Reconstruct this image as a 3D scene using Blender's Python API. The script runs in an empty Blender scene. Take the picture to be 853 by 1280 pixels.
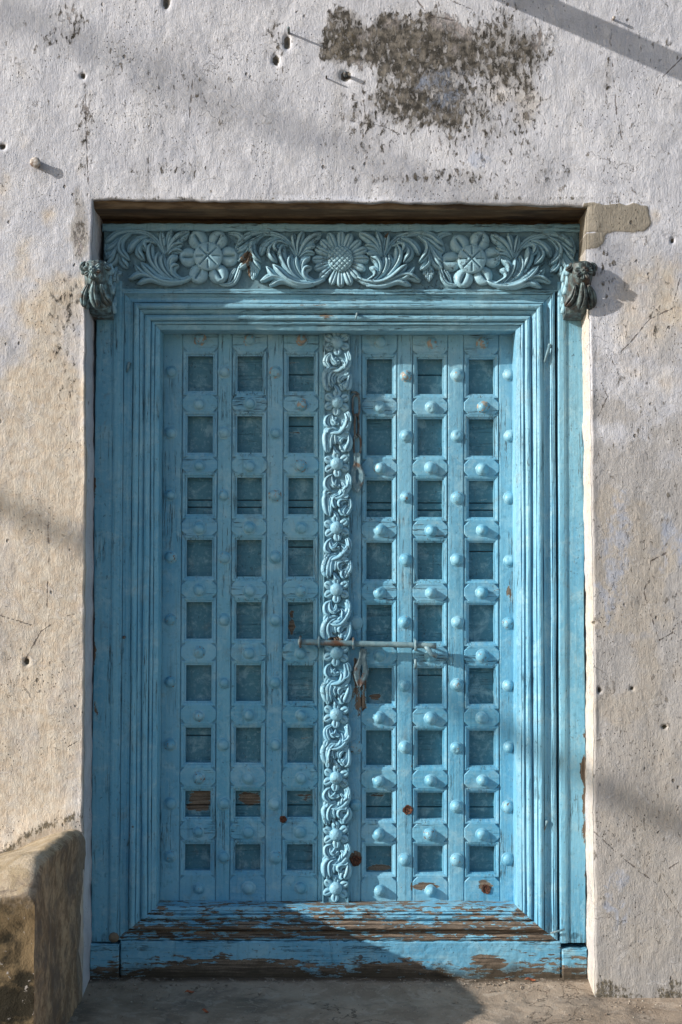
import bpy, bmesh, math, random
import numpy as np
from mathutils import Vector, Matrix
random.seed(7); rng = np.random.RandomState(11)
sc = bpy.context.scene
R = math.radians
# ------------------------------------------------------------------ camera
F = 1830.0; CX, CY = 426.5, 640.0; CD = 4.6; CZ = 1.312; PITCH = R(2.2)
cd = bpy.data.cameras.new('camera'); cam = bpy.data.objects.new('camera', cd)
sc.collection.objects.link(cam); sc.camera = cam
cd.sensor_fit = 'VERTICAL'; cd.sensor_height = 24; cd.lens = F / 1280 * 24
cd.clip_start = .05; cd.clip_end = 2000
cam.location = (0, -CD, CZ)
cam.rotation_euler = (Matrix.Rotation(R(90) + PITCH, 4, 'X') @ Matrix.Rotation(R(0.12), 4, 'Z')).to_euler()
# ------------------------------------------------------------------ sky, sun
SUN = Vector((-2.92, -1.0, 1.26)).normalized()
EL = math.asin(SUN.z); AZ = math.atan2(SUN.x, SUN.y)
w = bpy.data.worlds.new('World'); sc.world = w; w.use_nodes = True
nt = w.node_tree; nt.nodes.clear()
sky = nt.nodes.new('ShaderNodeTexSky'); sky.sky_type = 'NISHITA'; sky.sun_disc = False
sky.sun_elevation = EL; sky.sun_rotation = AZ % (2 * math.pi)
bg = nt.nodes.new('ShaderNodeBackground'); bg.inputs[1].default_value = 0.118
wo = nt.nodes.new('ShaderNodeOutputWorld')
nt.links.new(sky.outputs[0], bg.inputs[0]); nt.links.new(bg.outputs[0], wo.inputs[0])
ld = bpy.data.lights.new('sun', 'SUN'); ld.energy = 5.0; ld.angle = R(0.5); ld.color = (1.0, 0.945, 0.87)
lo = bpy.data.objects.new('sun', ld); sc.collection.objects.link(lo)
lo.rotation_euler = (-SUN).to_track_quat('-Z', 'Y').to_euler(); lo.location = (-6, -4, 5)
sc.view_settings.view_transform = 'Standard'; sc.view_settings.look = 'None'
sc.view_settings.exposure = 0.40; sc.view_settings.gamma = 1

# ------------------------------------------------------------------ measuring helpers
def at(px, py, Y=0.0):
    """point of the plane y = Y behind pixel (px, py) of the 853x1280 photograph -> (x, z)"""
    u = (px - CX) / F; v = (CY - py) / F
    dy = math.cos(PITCH) - v * math.sin(PITCH); dz = math.sin(PITCH) + v * math.cos(PITCH)
    t = (CD + Y) / dy
    return u * t, CZ + dz * t
def proj(X, Y, Z):
    dy = CD + Y; dz = Z - CZ
    dep = dy * math.cos(PITCH) + dz * math.sin(PITCH); up = dz * math.cos(PITCH) - dy * math.sin(PITCH)
    return CX + F * X / dep, CY - F * up / dep
def lattice(nx, ny, seed):
    return np.random.RandomState(seed).rand(nx, ny)
def vnoise(x, y, seed=0):
    L = lattice(256, 256, seed)
    xi = np.floor(x).astype(int); yi = np.floor(y).astype(int)
    fx = x - xi; fy = y - yi
    fx = fx * fx * (3 - 2 * fx); fy = fy * fy * (3 - 2 * fy)
    a = L[xi % 256, yi % 256]; b = L[(xi + 1) % 256, yi % 256]
    c = L[xi % 256, (yi + 1) % 256]; d = L[(xi + 1) % 256, (yi + 1) % 256]
    return (a * (1 - fx) + b * fx) * (1 - fy) + (c * (1 - fx) + d * fx) * fy - .5
def fbm(x, y, oct=4, seed=0):
    s = 0; a = 1; 
    for k in range(oct):
        s = s + a * vnoise(x * 2 ** k + 17.3 * k, y * 2 ** k + 9.1 * k, seed + k); a *= .5
    return s
def sstep(a, b, v):
    t = np.clip((v - a) / (b - a), 0, 1); return t * t * (3 - 2 * t)

# ------------------------------------------------------------------ object helpers
COL = sc.collection
def tag(o, label=None, cat=None, group=None, kind=None):
    if label: o['label'] = label
    if cat: o['category'] = cat
    if group: o['group'] = group
    if kind: o['kind'] = kind
    return o
def empty(name, loc, label, cat, group=None):
    o = bpy.data.objects.new(name, None); COL.objects.link(o); o.location = loc; o.empty_display_size = .05
    return tag(o, label, cat, group)
WL = {}
def wloc(o):
    p = Vector(o.location)
    return p + wloc(o.parent) if o.parent else p
def link(name, me, m, parent=None, loc=None, rot=None, smooth=None):
    """link a mesh given in coordinates local to loc (world coordinates of the origin)"""
    if m is not None and not me.materials: me.materials.append(m)
    o = bpy.data.objects.new(name, me); COL.objects.link(o)
    p = Vector(loc or (0, 0, 0))
    if parent is not None: o.parent = parent; p = p - wloc(parent)
    o.location = p
    if rot: o.rotation_euler = rot
    return o
def mesh(name, V, Fc, smooth=False):
    me = bpy.data.meshes.new(name); me.from_pydata([tuple(v) for v in V], [], Fc); me.update()
    if smooth: me.polygons.foreach_set('use_smooth', [True] * len(me.polygons))
    return me
class MB:
    def __init__(s): s.v = []; s.f = []
    def add(s, V, Fc):
        n = len(s.v); s.v += [tuple(p) for p in V]; s.f += [tuple(i + n for i in f) for f in Fc]; return s
    def box(s, x0, x1, y0, y1, z0, z1, b=0.0):
        """box, front (y0 side) edges bevelled by b"""
        if b <= 0:
            V = [(x, y, z) for x in (x0, x1) for y in (y0, y1) for z in (z0, z1)]
            return s.add(V, [(0, 1, 3, 2), (4, 6, 7, 5), (0, 4, 5, 1), (2, 3, 7, 6), (0, 2, 6, 4), (1, 5, 7, 3)])
        return s.plate([(x0, z0), (x1, z0), (x1, z1), (x0, z1)], y0, y1, b)
    def plate(s, P, y0, y1, b):
        """convex counter-clockwise outline P in x,z from y0 (front) to y1 with bevel b on the front"""
        n = len(P); cx = sum(p[0] for p in P) / n; cz = sum(p[1] for p in P) / n
        ins = inset(P, b)
        V = [(x, y0, z) for x, z in ins] + [(x, y0 + b, z) for x, z in P] + [(x, y1, z) for x, z in P]
        Fc = [tuple(range(n))] + [(i, n + i, n + (i + 1) % n, (i + 1) % n) for i in range(n)] + \
             [(n + i, 2 * n + i, 2 * n + (i + 1) % n, n + (i + 1) % n) for i in range(n)] + [tuple(range(3 * n - 1, 2 * n - 1, -1))]
        return s.add(V, Fc)
    def tube(s, pts, r, seg=10, caps=True):
        pts = [Vector(p) for p in pts]; n = len(pts); V = []
        rr = r if isinstance(r, (list, tuple)) else [r] * n
        up = Vector((.13, .97, .2)).normalized()
        for i, p in enumerate(pts):
            t = (pts[min(i + 1, n - 1)] - pts[max(i - 1, 0)]).normalized()
            if abs(t.dot(up)) > .95: up = Vector((1, 0, 0))
            a = t.cross(up).normalized(); b = t.cross(a)
            for k in range(seg):
                q = 2 * math.pi * k / seg; V.append(p + (a * math.cos(q) + b * math.sin(q)) * rr[i])
        Fc = [(i * seg + k, i * seg + (k + 1) % seg, (i + 1) * seg + (k + 1) % seg, (i + 1) * seg + k) for i in range(n - 1) for k in range(seg)]
        if caps: Fc += [tuple(range(seg - 1, -1, -1)), tuple(range((n - 1) * seg, n * seg))]
        return s.add(V, Fc)
    def build(s, name, m, parent=None, origin=None, smooth=False, rot=None):
        o = Vector(origin or (0, 0, 0))
        return link(name, mesh(name, [Vector(p) - o for p in s.v], s.f, smooth), m, parent, o, rot)
def inset(P, b):
    n = len(P); out = []
    for i in range(n):
        p0 = Vector(P[i - 1]); p = Vector(P[i]); p1 = Vector(P[(i + 1) % n])
        d0 = (p - p0).normalized(); d1 = (p1 - p).normalized()
        n0 = Vector((-d0.y, d0.x)); n1 = Vector((-d1.y, d1.x)); bis = (n0 + n1).normalized()
        out.append(tuple(p + bis * (b / max(.3, bis.dot(n0)))))
    return out

# ------------------------------------------------------------------ node helper
class NB:
    def __init__(s, name):
        s.m = bpy.data.materials.new(name); s.m.use_nodes = True; s.t = s.m.node_tree; s.t.nodes.clear()
        s.out = s.t.nodes.new('ShaderNodeOutputMaterial'); s.b = s.t.nodes.new('ShaderNodeBsdfPrincipled')
        s.t.links.new(s.b.outputs[0], s.out.inputs[0])
        s.pos = s.t.nodes.new('ShaderNodeNewGeometry').outputs['Position']
        s.xyz = s.t.nodes.new('ShaderNodeSeparateXYZ'); s.l(s.pos, s.xyz.inputs[0])
        s.X, s.Y, s.Z = s.xyz.outputs
    def l(s, a, b):
        if hasattr(a, 'links') or isinstance(a, bpy.types.NodeSocket): s.t.links.new(a, b)
        else:
            if isinstance(a, (tuple, list)) and len(a) == 3 and b.type == 'RGBA': a = (*a, 1)
            b.default_value = a
    def math(s, op, a, b=0.0, c=None, clamp=False):
        n = s.t.nodes.new('ShaderNodeMath'); n.operation = op; n.use_clamp = clamp
        s.l(a, n.inputs[0]); s.l(b, n.inputs[1])
        if c is not None: s.l(c, n.inputs[2])
        return n.outputs[0]
    def add(s, a, b): return s.math('ADD', a, b)
    def mul(s, a, b): return s.math('MULTIPLY', a, b)
    def sub(s, a, b): return s.math('SUBTRACT', a, b)
    def mx(s, a, b): return s.math('MAXIMUM', a, b)
    def vec(s, sx, sy, sz, off=(0, 0, 0), src=None):
        n = s.t.nodes.new('ShaderNodeMapping'); n.inputs['Scale'].default_value = (sx, sy, sz); n.inputs['Location'].default_value = off
        s.l(src or s.pos, n.inputs[0]); return n.outputs[0]
    def noise(s, v, scale=1.0, det=4, rough=.55, dist=0.0):
        n = s.t.nodes.new('ShaderNodeTexNoise'); s.l(v, n.inputs['Vector']); n.inputs['Scale'].default_value = scale
        n.inputs['Detail'].default_value = det; n.inputs['Roughness'].default_value = rough; n.inputs['Distortion'].default_value = dist
        return n.outputs[0]
    def voro(s, v, scale, feat='F1', out=0):
        n = s.t.nodes.new('ShaderNodeTexVoronoi'); s.l(v, n.inputs['Vector']); n.inputs['Scale'].default_value = scale; n.feature = feat
        return n.outputs[out]
    def step(s, v, a, b, lo=0.0, hi=1.0):
        n = s.t.nodes.new('ShaderNodeMapRange'); n.interpolation_type = 'SMOOTHSTEP'; s.l(v, n.inputs[0])
        s.l(a, n.inputs[1]); s.l(b, n.inputs[2]); n.inputs[3].default_value = lo; n.inputs[4].default_value = hi
        return n.outputs[0]
    def mix(s, f, a, b):
        n = s.t.nodes.new('ShaderNodeMix'); n.data_type = 'RGBA'; s.l(f, n.inputs[0]); s.l(a, n.inputs[6]); s.l(b, n.inputs[7]); return n.outputs[2]
    def attr(s, name):
        n = s.t.nodes.new('ShaderNodeAttribute'); n.attribute_name = name; return n.outputs['Fac']
    def bump(s, h, strength=1.0, dist=0.001):
        n = s.t.nodes.new('ShaderNodeBump'); n.inputs['Strength'].default_value = strength; n.inputs['Distance'].default_value = dist
        s.l(h, n.inputs['Height']); s.l(n.outputs[0], s.b.inputs['Normal'])
    def ell(s, x, z, rx, rz):
        """1 inside an ellipse in world x,z falling to 0 outside"""
        a = s.math('DIVIDE', s.sub(s.X, x), rx); b = s.math('DIVIDE', s.sub(s.Z, z), rz)
        d = s.math('SQRT', s.add(s.mul(a, a), s.mul(b, b)))
        return s.step(d, 1.3, 0.2)
    def fin(s, col, rough=.7, spec=.3):
        s.l(col, s.b.inputs['Base Color']); s.l(rough, s.b.inputs['Roughness']); s.l(spec, s.b.inputs['Specular IOR Level']); return s.m

BLUE = (0.092, 0.325, 0.51); BLUE_L = (0.20, 0.465, 0.62); DUST = (0.29, 0.40, 0.42)
WOOD = (0.085, 0.062, 0.045); WOOD_L = (0.27, 0.21, 0.155)
def paint(name, grain='v', thr=.70, spots=(), dust=0.35, light=.4, speck=.5, grain_amt=1.0, foot=False, tint=None, rough=.5, wsc=1.0, split=.8):
    n = NB(name)
    g = n.vec(1, 1, 1); 
    gv = n.vec(110, 60, 5) if grain == 'v' else n.vec(5, 60, 110)
    if grain == 'n': gv = n.vec(45, 45, 45)
    grn = n.noise(gv, 1, 5, .6, .3)
    fine = n.noise(g, 320, 3, .6)
    brd = n.noise(n.vec(3, 3, 1.4), 1, 5, .6)
    big = n.noise(g, 9, 6, .62, .4)
    oi = n.t.nodes.new('ShaderNodeObjectInfo').outputs['Random']
    # colour of the paint itself: fading, chalk, per-piece variation
    c = n.mix(n.step(brd, .35, .7), BLUE, BLUE_L if light > 0 else BLUE)
    c = n.mix(n.mul(n.step(grn, .4, .75), .45), c, (0.26, 0.50, 0.60))
    c = n.mix(n.mul(oi, .30), c, (0.10, 0.36, 0.48))
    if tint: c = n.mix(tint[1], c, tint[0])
    hz = n.step(n.add(n.Z, n.mul(big, .8)), 1.3, 3.0)                     # old dust lies thicker towards the sheltered top
    c = n.mix(n.mul(hz, dust), c, DUST)
    c = n.mix(n.mul(n.step(big, .55, .78), dust * .7), c, DUST)
    # chalky, rubbed and browned places
    c = n.mix(n.mul(n.step(n.noise(n.vec(1, 1, 1, (3, 3, 9)), 16, 7, .72, .5), .50, .66), .40), c, (0.36, 0.56, 0.62))
    c = n.mix(n.mul(n.step(n.noise(n.vec(1, 1, .8, (8, 3, 2)), 13, 8, .75, .5), .54, .70), .42), c, (0.16, 0.19, 0.18))
    # grime streaks
    st = n.noise(n.vec(60, 60, 3.5, (3, 0, 7)), 1, 5, .65)
    c = n.mix(n.mul(n.step(st, .56, .75), .45), c, (0.05, 0.13, 0.17))
    # small dark chips and specks
    sp = n.noise(n.vec(130, 130, 80, (5, 1, 2)), 1, 2, .6)
    spm = n.mul(n.step(sp, .655, .685), n.step(n.noise(g, 6, 3), .40, .60))
    c = n.mix(n.mul(spm, speck), c, (0.035, 0.05, 0.055))
    # hairline splits along the grain, blotchy rubbed film
    sv = (34, 34, 1.1) if grain == 'v' else ((1.1, 34, 34) if grain == 'h' else (14, 14, 14))
    sl = n.math('ABSOLUTE', n.sub(n.noise(n.vec(*sv, (6, 6, 6)), 1, 6, .62), .5))
    slm = n.mul(n.step(sl, .0075, .003), n.step(n.noise(n.vec(1, 1, 1, (9, 9, 9)), 5, 3), .50, .58))
    slm = n.mul(slm, split); c = n.mix(slm, c, (0.02, 0.03, 0.035))
    c = n.mix(n.mul(n.step(n.noise(n.vec(1, 1, 1, (2, 8, 4)), 75, 5, .7), .52, .68), .28), c, (0.33, 0.52, 0.58))
    c = n.mix(n.mul(n.step(n.noise(n.vec(1, 1, 1, (7, 8, 4)), 48, 5, .7), .54, .70), .35), c, (0.05, 0.17, 0.23))
    # worn to the wood
    wn = n.noise(n.vec(26, 26, 12, (1, 2, 3)) if grain == 'v' else (n.vec(9 * wsc, 26 * wsc, 42 * wsc, (1, 2, 3)) if grain == 'h' else n.vec(30, 30, 30)), 1, 7, .68, .2)
    loc = n.noise(g, 2.3, 3, .5)
    wv = n.add(wn, n.mul(n.sub(loc, .5), .35))
    for (px, py, rx, ry, amt) in spots:
        x, z = at(px, py, .2)
        wv = n.add(wv, n.mul(n.ell(x, z, rx / 385, ry / 385), amt))
    if foot:
        wv = n.add(wv, n.step(n.Z, .11, .0, 0, .22))
    wm = n.step(wv, thr, thr + .02)
    wc = n.mix(n.step(n.noise(gv, 1.7, 4, .6), .35, .68), WOOD, WOOD_L)
    wc = n.mix(n.mul(n.step(fine, .4, .7), .5), wc, (0.05, 0.038, 0.03))
    c = n.mix(wm, c, wc)
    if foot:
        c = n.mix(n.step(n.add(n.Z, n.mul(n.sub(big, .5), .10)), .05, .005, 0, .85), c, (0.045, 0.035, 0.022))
    rim = n.mul(n.step(wv, thr - .035, thr), n.sub(1.0, wm))
    c = n.mix(n.mul(rim, .5), c, (0.36, 0.55, 0.60))
    h = n.add(n.mul(grn, .55 * grain_amt), n.mul(fine, .22))
    h = n.add(h, n.mul(n.noise(g, 60, 4, .6), .8))
    h = n.sub(h, n.mul(wm, .55)); h = n.sub(h, n.mul(spm, .6)); h = n.sub(h, n.mul(slm, .8))
    n.bump(h, .95, .0022)
    return n.fin(c, n.mix(wm, (rough,) * 3, (.85,) * 3), .35)

M = {}
M['leaf'] = paint('blue_leaf_paint', 'v', .735, spots=[(450, 868, 16, 70, .34), (520, 950, 12, 26, .22), (512, 1012, 8, 10, .3),
    (560, 430, 70, 26, .10), (610, 1112, 12, 12, .42), (446, 1076, 10, 12, .4), (250, 428, 200, 24, .05), (640, 740, 8, 14, .2), (540, 1112, 40, 10, .22)])
M['rail'] = paint('blue_rail_paint', 'h', .745, spots=[(540, 440, 90, 30, .10), (535, 1112, 25, 10, .3), (610, 1112, 14, 10, .45), (250, 840, 20, 14, .12), (310, 972, 90, 10, .10), (480, 1030, 40, 20, .12)])
M['frame'] = paint('blue_frame_paint', 'v', .745, spots=[(118, 790, 9, 70, .32), (122, 900, 10, 60, .2), (120, 620, 6, 60, .26), (732, 700, 7, 160, .30), (731, 1000, 8, 140, .3),
    (734, 420, 6, 60, .3), (727, 960, 9, 16, .3)], dust=.25, foot=False)
M['head'] = paint('blue_head_paint', 'h', .70, spots=[(425, 392, 120, 14, .12), (330, 380, 120, 8, .10), (590, 385, 60, 14, .08), (600, 300, 130, 8, .06)], dust=.45)
M['sill'] = paint('worn_sill_paint', 'h', .505, spots=[(330, 1158, 260, 13, .10), (600, 1158, 150, 13, .10)], dust=.3, speck=.9, grain_amt=2.6, wsc=2.2)
M['foot'] = paint('blue_threshold_paint', 'h', .67, wsc=1.9, spots=[(250, 1212, 80, 18, .16), (610, 1196, 28, 9, .30), (330, 1205, 60, 20, .14), (480, 1210, 90, 18, .12)], dust=.2, foot=True, speck=.9)
M['ground'] = paint('dark_carving_ground', 'n', .74, dust=.3, rough=.7, speck=.8, tint=((0.03, 0.07, 0.09), .75))  # tinted darker than the carving that stands on it
M['carv'] = paint('blue_carving_paint', 'n', .72, spots=[(310, 328, 12, 14, .3), (312, 355, 4, 18, .4), (481, 297, 6, 8, .4), (550, 350, 14, 14, .12)], dust=.5, rough=.42, speck=.3, grain_amt=.4, tint=((0.36, 0.56, 0.66), .38))
M['strip'] = paint('blue_strip_paint', 'n', .76, spots=[(420, 800, 14, 6, .5), (415, 838, 9, 9, .22)], dust=.5, rough=.42, speck=.25, grain_amt=.3, tint=((0.36, 0.56, 0.64), .35))
M['panel'] = paint('shaded_panel_paint', 'h', .70, spots=[(250, 1006, 24, 20, .36), (312, 1006, 24, 20, .34), (376, 1006, 22, 20, .22), (475, 1006, 22, 20, .16), (470, 873, 12, 8, .25),
    (364, 780, 5, 20, .3), (250, 930, 24, 26, .06), (476, 1092, 20, 6, .3)], dust=.1, light=0, tint=((0.028, 0.12, 0.15), .74), split=.3)  # darker, greener tint holds the shade of the recess as well as dirt

def simple(name, cols, scale=40, rough=.6, metal=0.0, bump=.0008, thr=(.4, .65), stretch=(1, 1, 1)):
    n = NB(name); v = n.vec(*stretch)
    a = n.noise(v, scale, 6, .65, .2); c = n.mix(n.step(a, *thr), cols[0], cols[1])
    if len(cols) > 2: c = n.mix(n.step(n.noise(v, scale * .45, 5, .6), .52, .66), c, cols[2])
    n.bump(n.add(a, n.mul(n.noise(v, scale * 5, 3, .6), .4)), .9, bump); n.b.inputs['Metallic'].default_value = metal
    return n.fin(c, rough, .4)
M['iron'] = simple('rusty_iron', [(0.07, 0.06, 0.055), (0.16, 0.22, 0.24), (0.085, 0.055, 0.04)], 60, .55)
M['iron_blue'] = simple('painted_iron', [(0.10, 0.20, 0.25), (0.20, 0.31, 0.35), (0.11, 0.075, 0.055)], 45, .5, thr=(.42, .6))
M['hasp'] = simple('dark_hasp', [(0.07, 0.13, 0.16), (0.14, 0.22, 0.25), (0.09, 0.055, 0.04)], 60, .55)
M['timber'] = simple('dark_lintel_timber', [(0.085, 0.055, 0.03), (0.17, 0.12, 0.07), (0.05, 0.035, 0.025)], 9, .85, stretch=(1, 4, 5), bump=.003)
M['bracket'] = simple('dirty_bracket_paint', [(0.05, 0.065, 0.065), (0.17, 0.27, 0.30), (0.06, 0.035, 0.025)], 50, .5, bump=.0015)
M['bracket_dark'] = simple('blackened_bracket', [(0.035, 0.04, 0.04), (0.12, 0.17, 0.175), (0.065, 0.042, 0.03)], 50, .5, bump=.0015)
M['stone_nail'] = simple('limewashed_nail', [(0.32, 0.28, 0.24), (0.55, 0.52, 0.50), (0.12, 0.08, 0.06)], 120, .8)
M['cable'] = simple('cable_rubber', [(0.03, 0.03, 0.03), (0.05, 0.05, 0.05)], 20, .6)
M['beam'] = simple('weathered_beam', [(0.16, 0.12, 0.08), (0.26, 0.21, 0.15)], 12, .85)
M['dry'] = simple('dry_leaf', [(0.28, 0.06, 0.03), (0.35, 0.14, 0.05)], 200, .7)
M['dark'] = simple('dim_room_plaster', [(0.05, 0.045, 0.04), (0.09, 0.08, 0.07)], 6, .9)

# studs: paint with tan, chipped crowns on some
def stud_mat():
    n = NB('stud_paint'); oi = n.t.nodes.new('ShaderNodeObjectInfo').outputs['Random']
    a = n.noise(n.vec(1, 1, 1), 70, 5, .6)
    c = n.mix(n.step(n.noise(n.vec(1, 1, 1), 25, 4), .35, .7), (0.13, 0.36, 0.50), (0.24, 0.47, 0.58))
    hz = n.step(n.add(n.Z, n.mul(a, .5)), 1.6, 2.9)
    c = n.mix(n.mul(hz, .5), c, DUST)
    # rusty and tan studs, mostly in the top rows
    up = n.add(n.mul(hz, .42), n.mul(oi, .35))
    m = n.mx(n.step(n.add(a, up), 1.0, 1.04), n.step(n.add(n.noise(n.vec(1, 1, 1, (4, 1, 1)), 110, 4, .6), n.mul(oi, .2)), .78, .80))
    c = n.mix(m, c, n.mix(n.step(a, .45, .6), (0.14, 0.105, 0.08), (0.34, 0.29, 0.235)))
    n.bump(n.add(a, n.mul(m, -.5)), .7, .0012)
    return n.fin(c, .42, .4)
M['stud'] = stud_mat()

# ------------------------------------------------------------------ plaster wall
def wall_material():
    n = NB('limewashed_plaster')
    dm, oc, bl, mo, ck, pt, gr = [n.attr(a) for a in ('damage', 'ochre', 'blue', 'mould_holes', 'crack', 'patch', 'grey')]
    p1 = n.vec(1, 1, 1)
    n1 = n.noise(p1, 7, 6, .6, .3); n2 = n.noise(p1, 34, 6, .62, .2)
    br = n.noise(n.vec(210, 210, 48), 1, 5, .65, .6)                       # brush strokes
    fl = n.noise(n.vec(66, 66, 34, (4, 4, 4)), 1, 8, .66, .35)            # flakes
    pb = n.noise(n.vec(1, 1, 1, (8, 3, 1)), 150, 5, .65)
    col = n.mix(n.step(n1, .32, .68), (0.46, 0.47, 0.52), (0.60, 0.605, 0.645))
    och = n.mix(n.step(n2, .35, .65), (0.52, 0.41, 0.28), (0.61, 0.535, 0.42))
    om = n.step(n.add(n.mul(oc, .80), n.mul(n1, .60)), .46, .84)
    col = n.mix(n.mul(om, .8), col, och)
    gm = n.step(n.add(n.mul(gr, .8), n.mul(n2, .5)), .45, .85)
    col = n.mix(n.mul(gm, .75), col, (0.34, 0.32, 0.30))
    bm = n.step(n.add(n.mul(bl, .42), n.add(n.mul(n.noise(n.vec(1, 1, .7, (5, 5, 5)), 26, 7, .75, .5), .85), n.mul(n.sub(n1, .5), .5))), .66, .82)
    col = n.mix(n.mul(bm, .6), col, (0.33, 0.39, 0.52))
    col = n.mix(n.mul(n.step(br, .3, .7), .16), col, (0.40, 0.38, 0.36))
    # weathering: grey washes, runs of dirty water, old filler
    w1 = n.step(n.noise(n.vec(1, 1, .7, (7, 7, 7)), 5.5, 8, .72, .6), .50, .66)
    col = n.mix(n.mul(w1, .34), col, (0.30, 0.295, 0.30))
    w2 = n.step(n.noise(n.vec(30, 30, 1.6, (2, 2, 2)), 1, 6, .66, .5), .55, .72)
    col = n.mix(n.mul(w2, .30), col, (0.26, 0.245, 0.23))
    w3 = n.step(n.noise(n.vec(1, 1, 1, (1, 7, 3)), 19, 8, .76, .7), .54, .62)
    col = n.mix(n.mul(w3, .26), col, (0.66, 0.65, 0.655))
    halo = n.step(n.add(n.mul(dm, .7), n.mul(n.noise(n.vec(1, 1, .55, (3, 1, 3)), 30, 8, .75, .5), .8)), .72, 1.05)
    col = n.mix(n.mul(halo, .7), col, (0.24, 0.225, 0.21))
    hc = n.math('ABSOLUTE', n.sub(n.noise(n.vec(1, 1, 1, (6, 1, 9)), 3.1, 7, .58, .15), .5))
    hcm = n.mul(n.step(hc, .0022, .0006), n.step(n.noise(p1, 2.6, 3), .57, .63))
    # flaked areas
    fv = n.add(fl, n.add(n.mul(dm, .30), n.mul(n.sub(n1, .5), .20)))
    fm = n.step(fv, .745, .765)
    under = n.mix(n.step(n2, .40, .64), (0.05, 0.046, 0.04), (0.19, 0.172, 0.15))
    under = n.mix(n.step(n1, .55, .68), under, (0.36, 0.33, 0.33))
    under = n.mix(n.mul(n.sub(1.0, n.step(dm, .1, .5)), .75), under, (0.44, 0.40, 0.35))
    under = n.mix(n.mul(bm, .55), under, (0.30, 0.35, 0.46))
    col = n.mix(fm, col, under)
    # mouldy spots, and the shade of holes put in as dark colour
    mm = n.step(n.add(n.mul(mo, .42), n.add(n.mul(n.noise(n.vec(1, 1, .6), 85, 7, .75), .85), n.mul(n.sub(n1, .5), .35))), .76, .86)
    col = n.mix(n.mul(mm, .85), col, n.mix(n.step(pb, .4, .6), (0.035, 0.03, 0.022), (0.13, 0.105, 0.06)))
    # cement patch
    col = n.mix(n.step(n.add(pt, n.mul(n.sub(n2, .5), 1.1)), .40, .62), col, n.mix(n2, (0.22, 0.20, 0.165), (0.31, 0.28, 0.235)))
    # pits
    vo = n.voro(n.vec(1, 1, .8), 24)
    pit = n.mul(n.step(vo, .15, .07), n.step(n.noise(p1, 11, 2), .56, .60))
    pit = n.mx(pit, n.mul(n.step(n.voro(n.vec(1, 1, 1, (2, 2, 2)), 75), .18, .08), n.step(n.noise(p1, 5, 3), .50, .60)))
    col = n.mix(n.mul(pit, .75), col, (0.10, 0.085, 0.07))
    # cracks (distance field wobbling by noise)
    cw = n.add(ck, n.mul(n.sub(n2, .5), .012)); cw = n.math('ABSOLUTE', cw)
    cm = n.step(cw, .0020, .0006)
    cm = n.mx(cm, n.mul(hcm, .65))
    col = n.mix(n.mul(cm, .8), col, (0.13, 0.11, 0.10))
    h = n.add(n.mul(br, 1.0), n.mul(n2, 1.3)); h = n.add(h, n.mul(pb, .75)); h = n.add(h, n.mul(n.noise(p1, 420, 3, .6), .25))
    edge = n.step(fv, .70, .745)                                          # paint curls up before it lets go
    h = n.add(h, n.mul(n.mul(edge, n.sub(1.0, fm)), 1.1)); h = n.sub(h, n.mul(fm, 1.0)); h = n.add(h, n.mul(w3, .35))
    h = n.add(h, n.mul(n.mul(fm, n.noise(p1, 260, 3)), .9))
    h = n.sub(h, n.mul(pit, 2.6)); h = n.sub(h, n.mul(cm, 1.6))
    h = n.add(h, n.mul(pt, .7))
    n.bump(h, 1.0, .0024)
    return n.fin(col, .92, .15)

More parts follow.
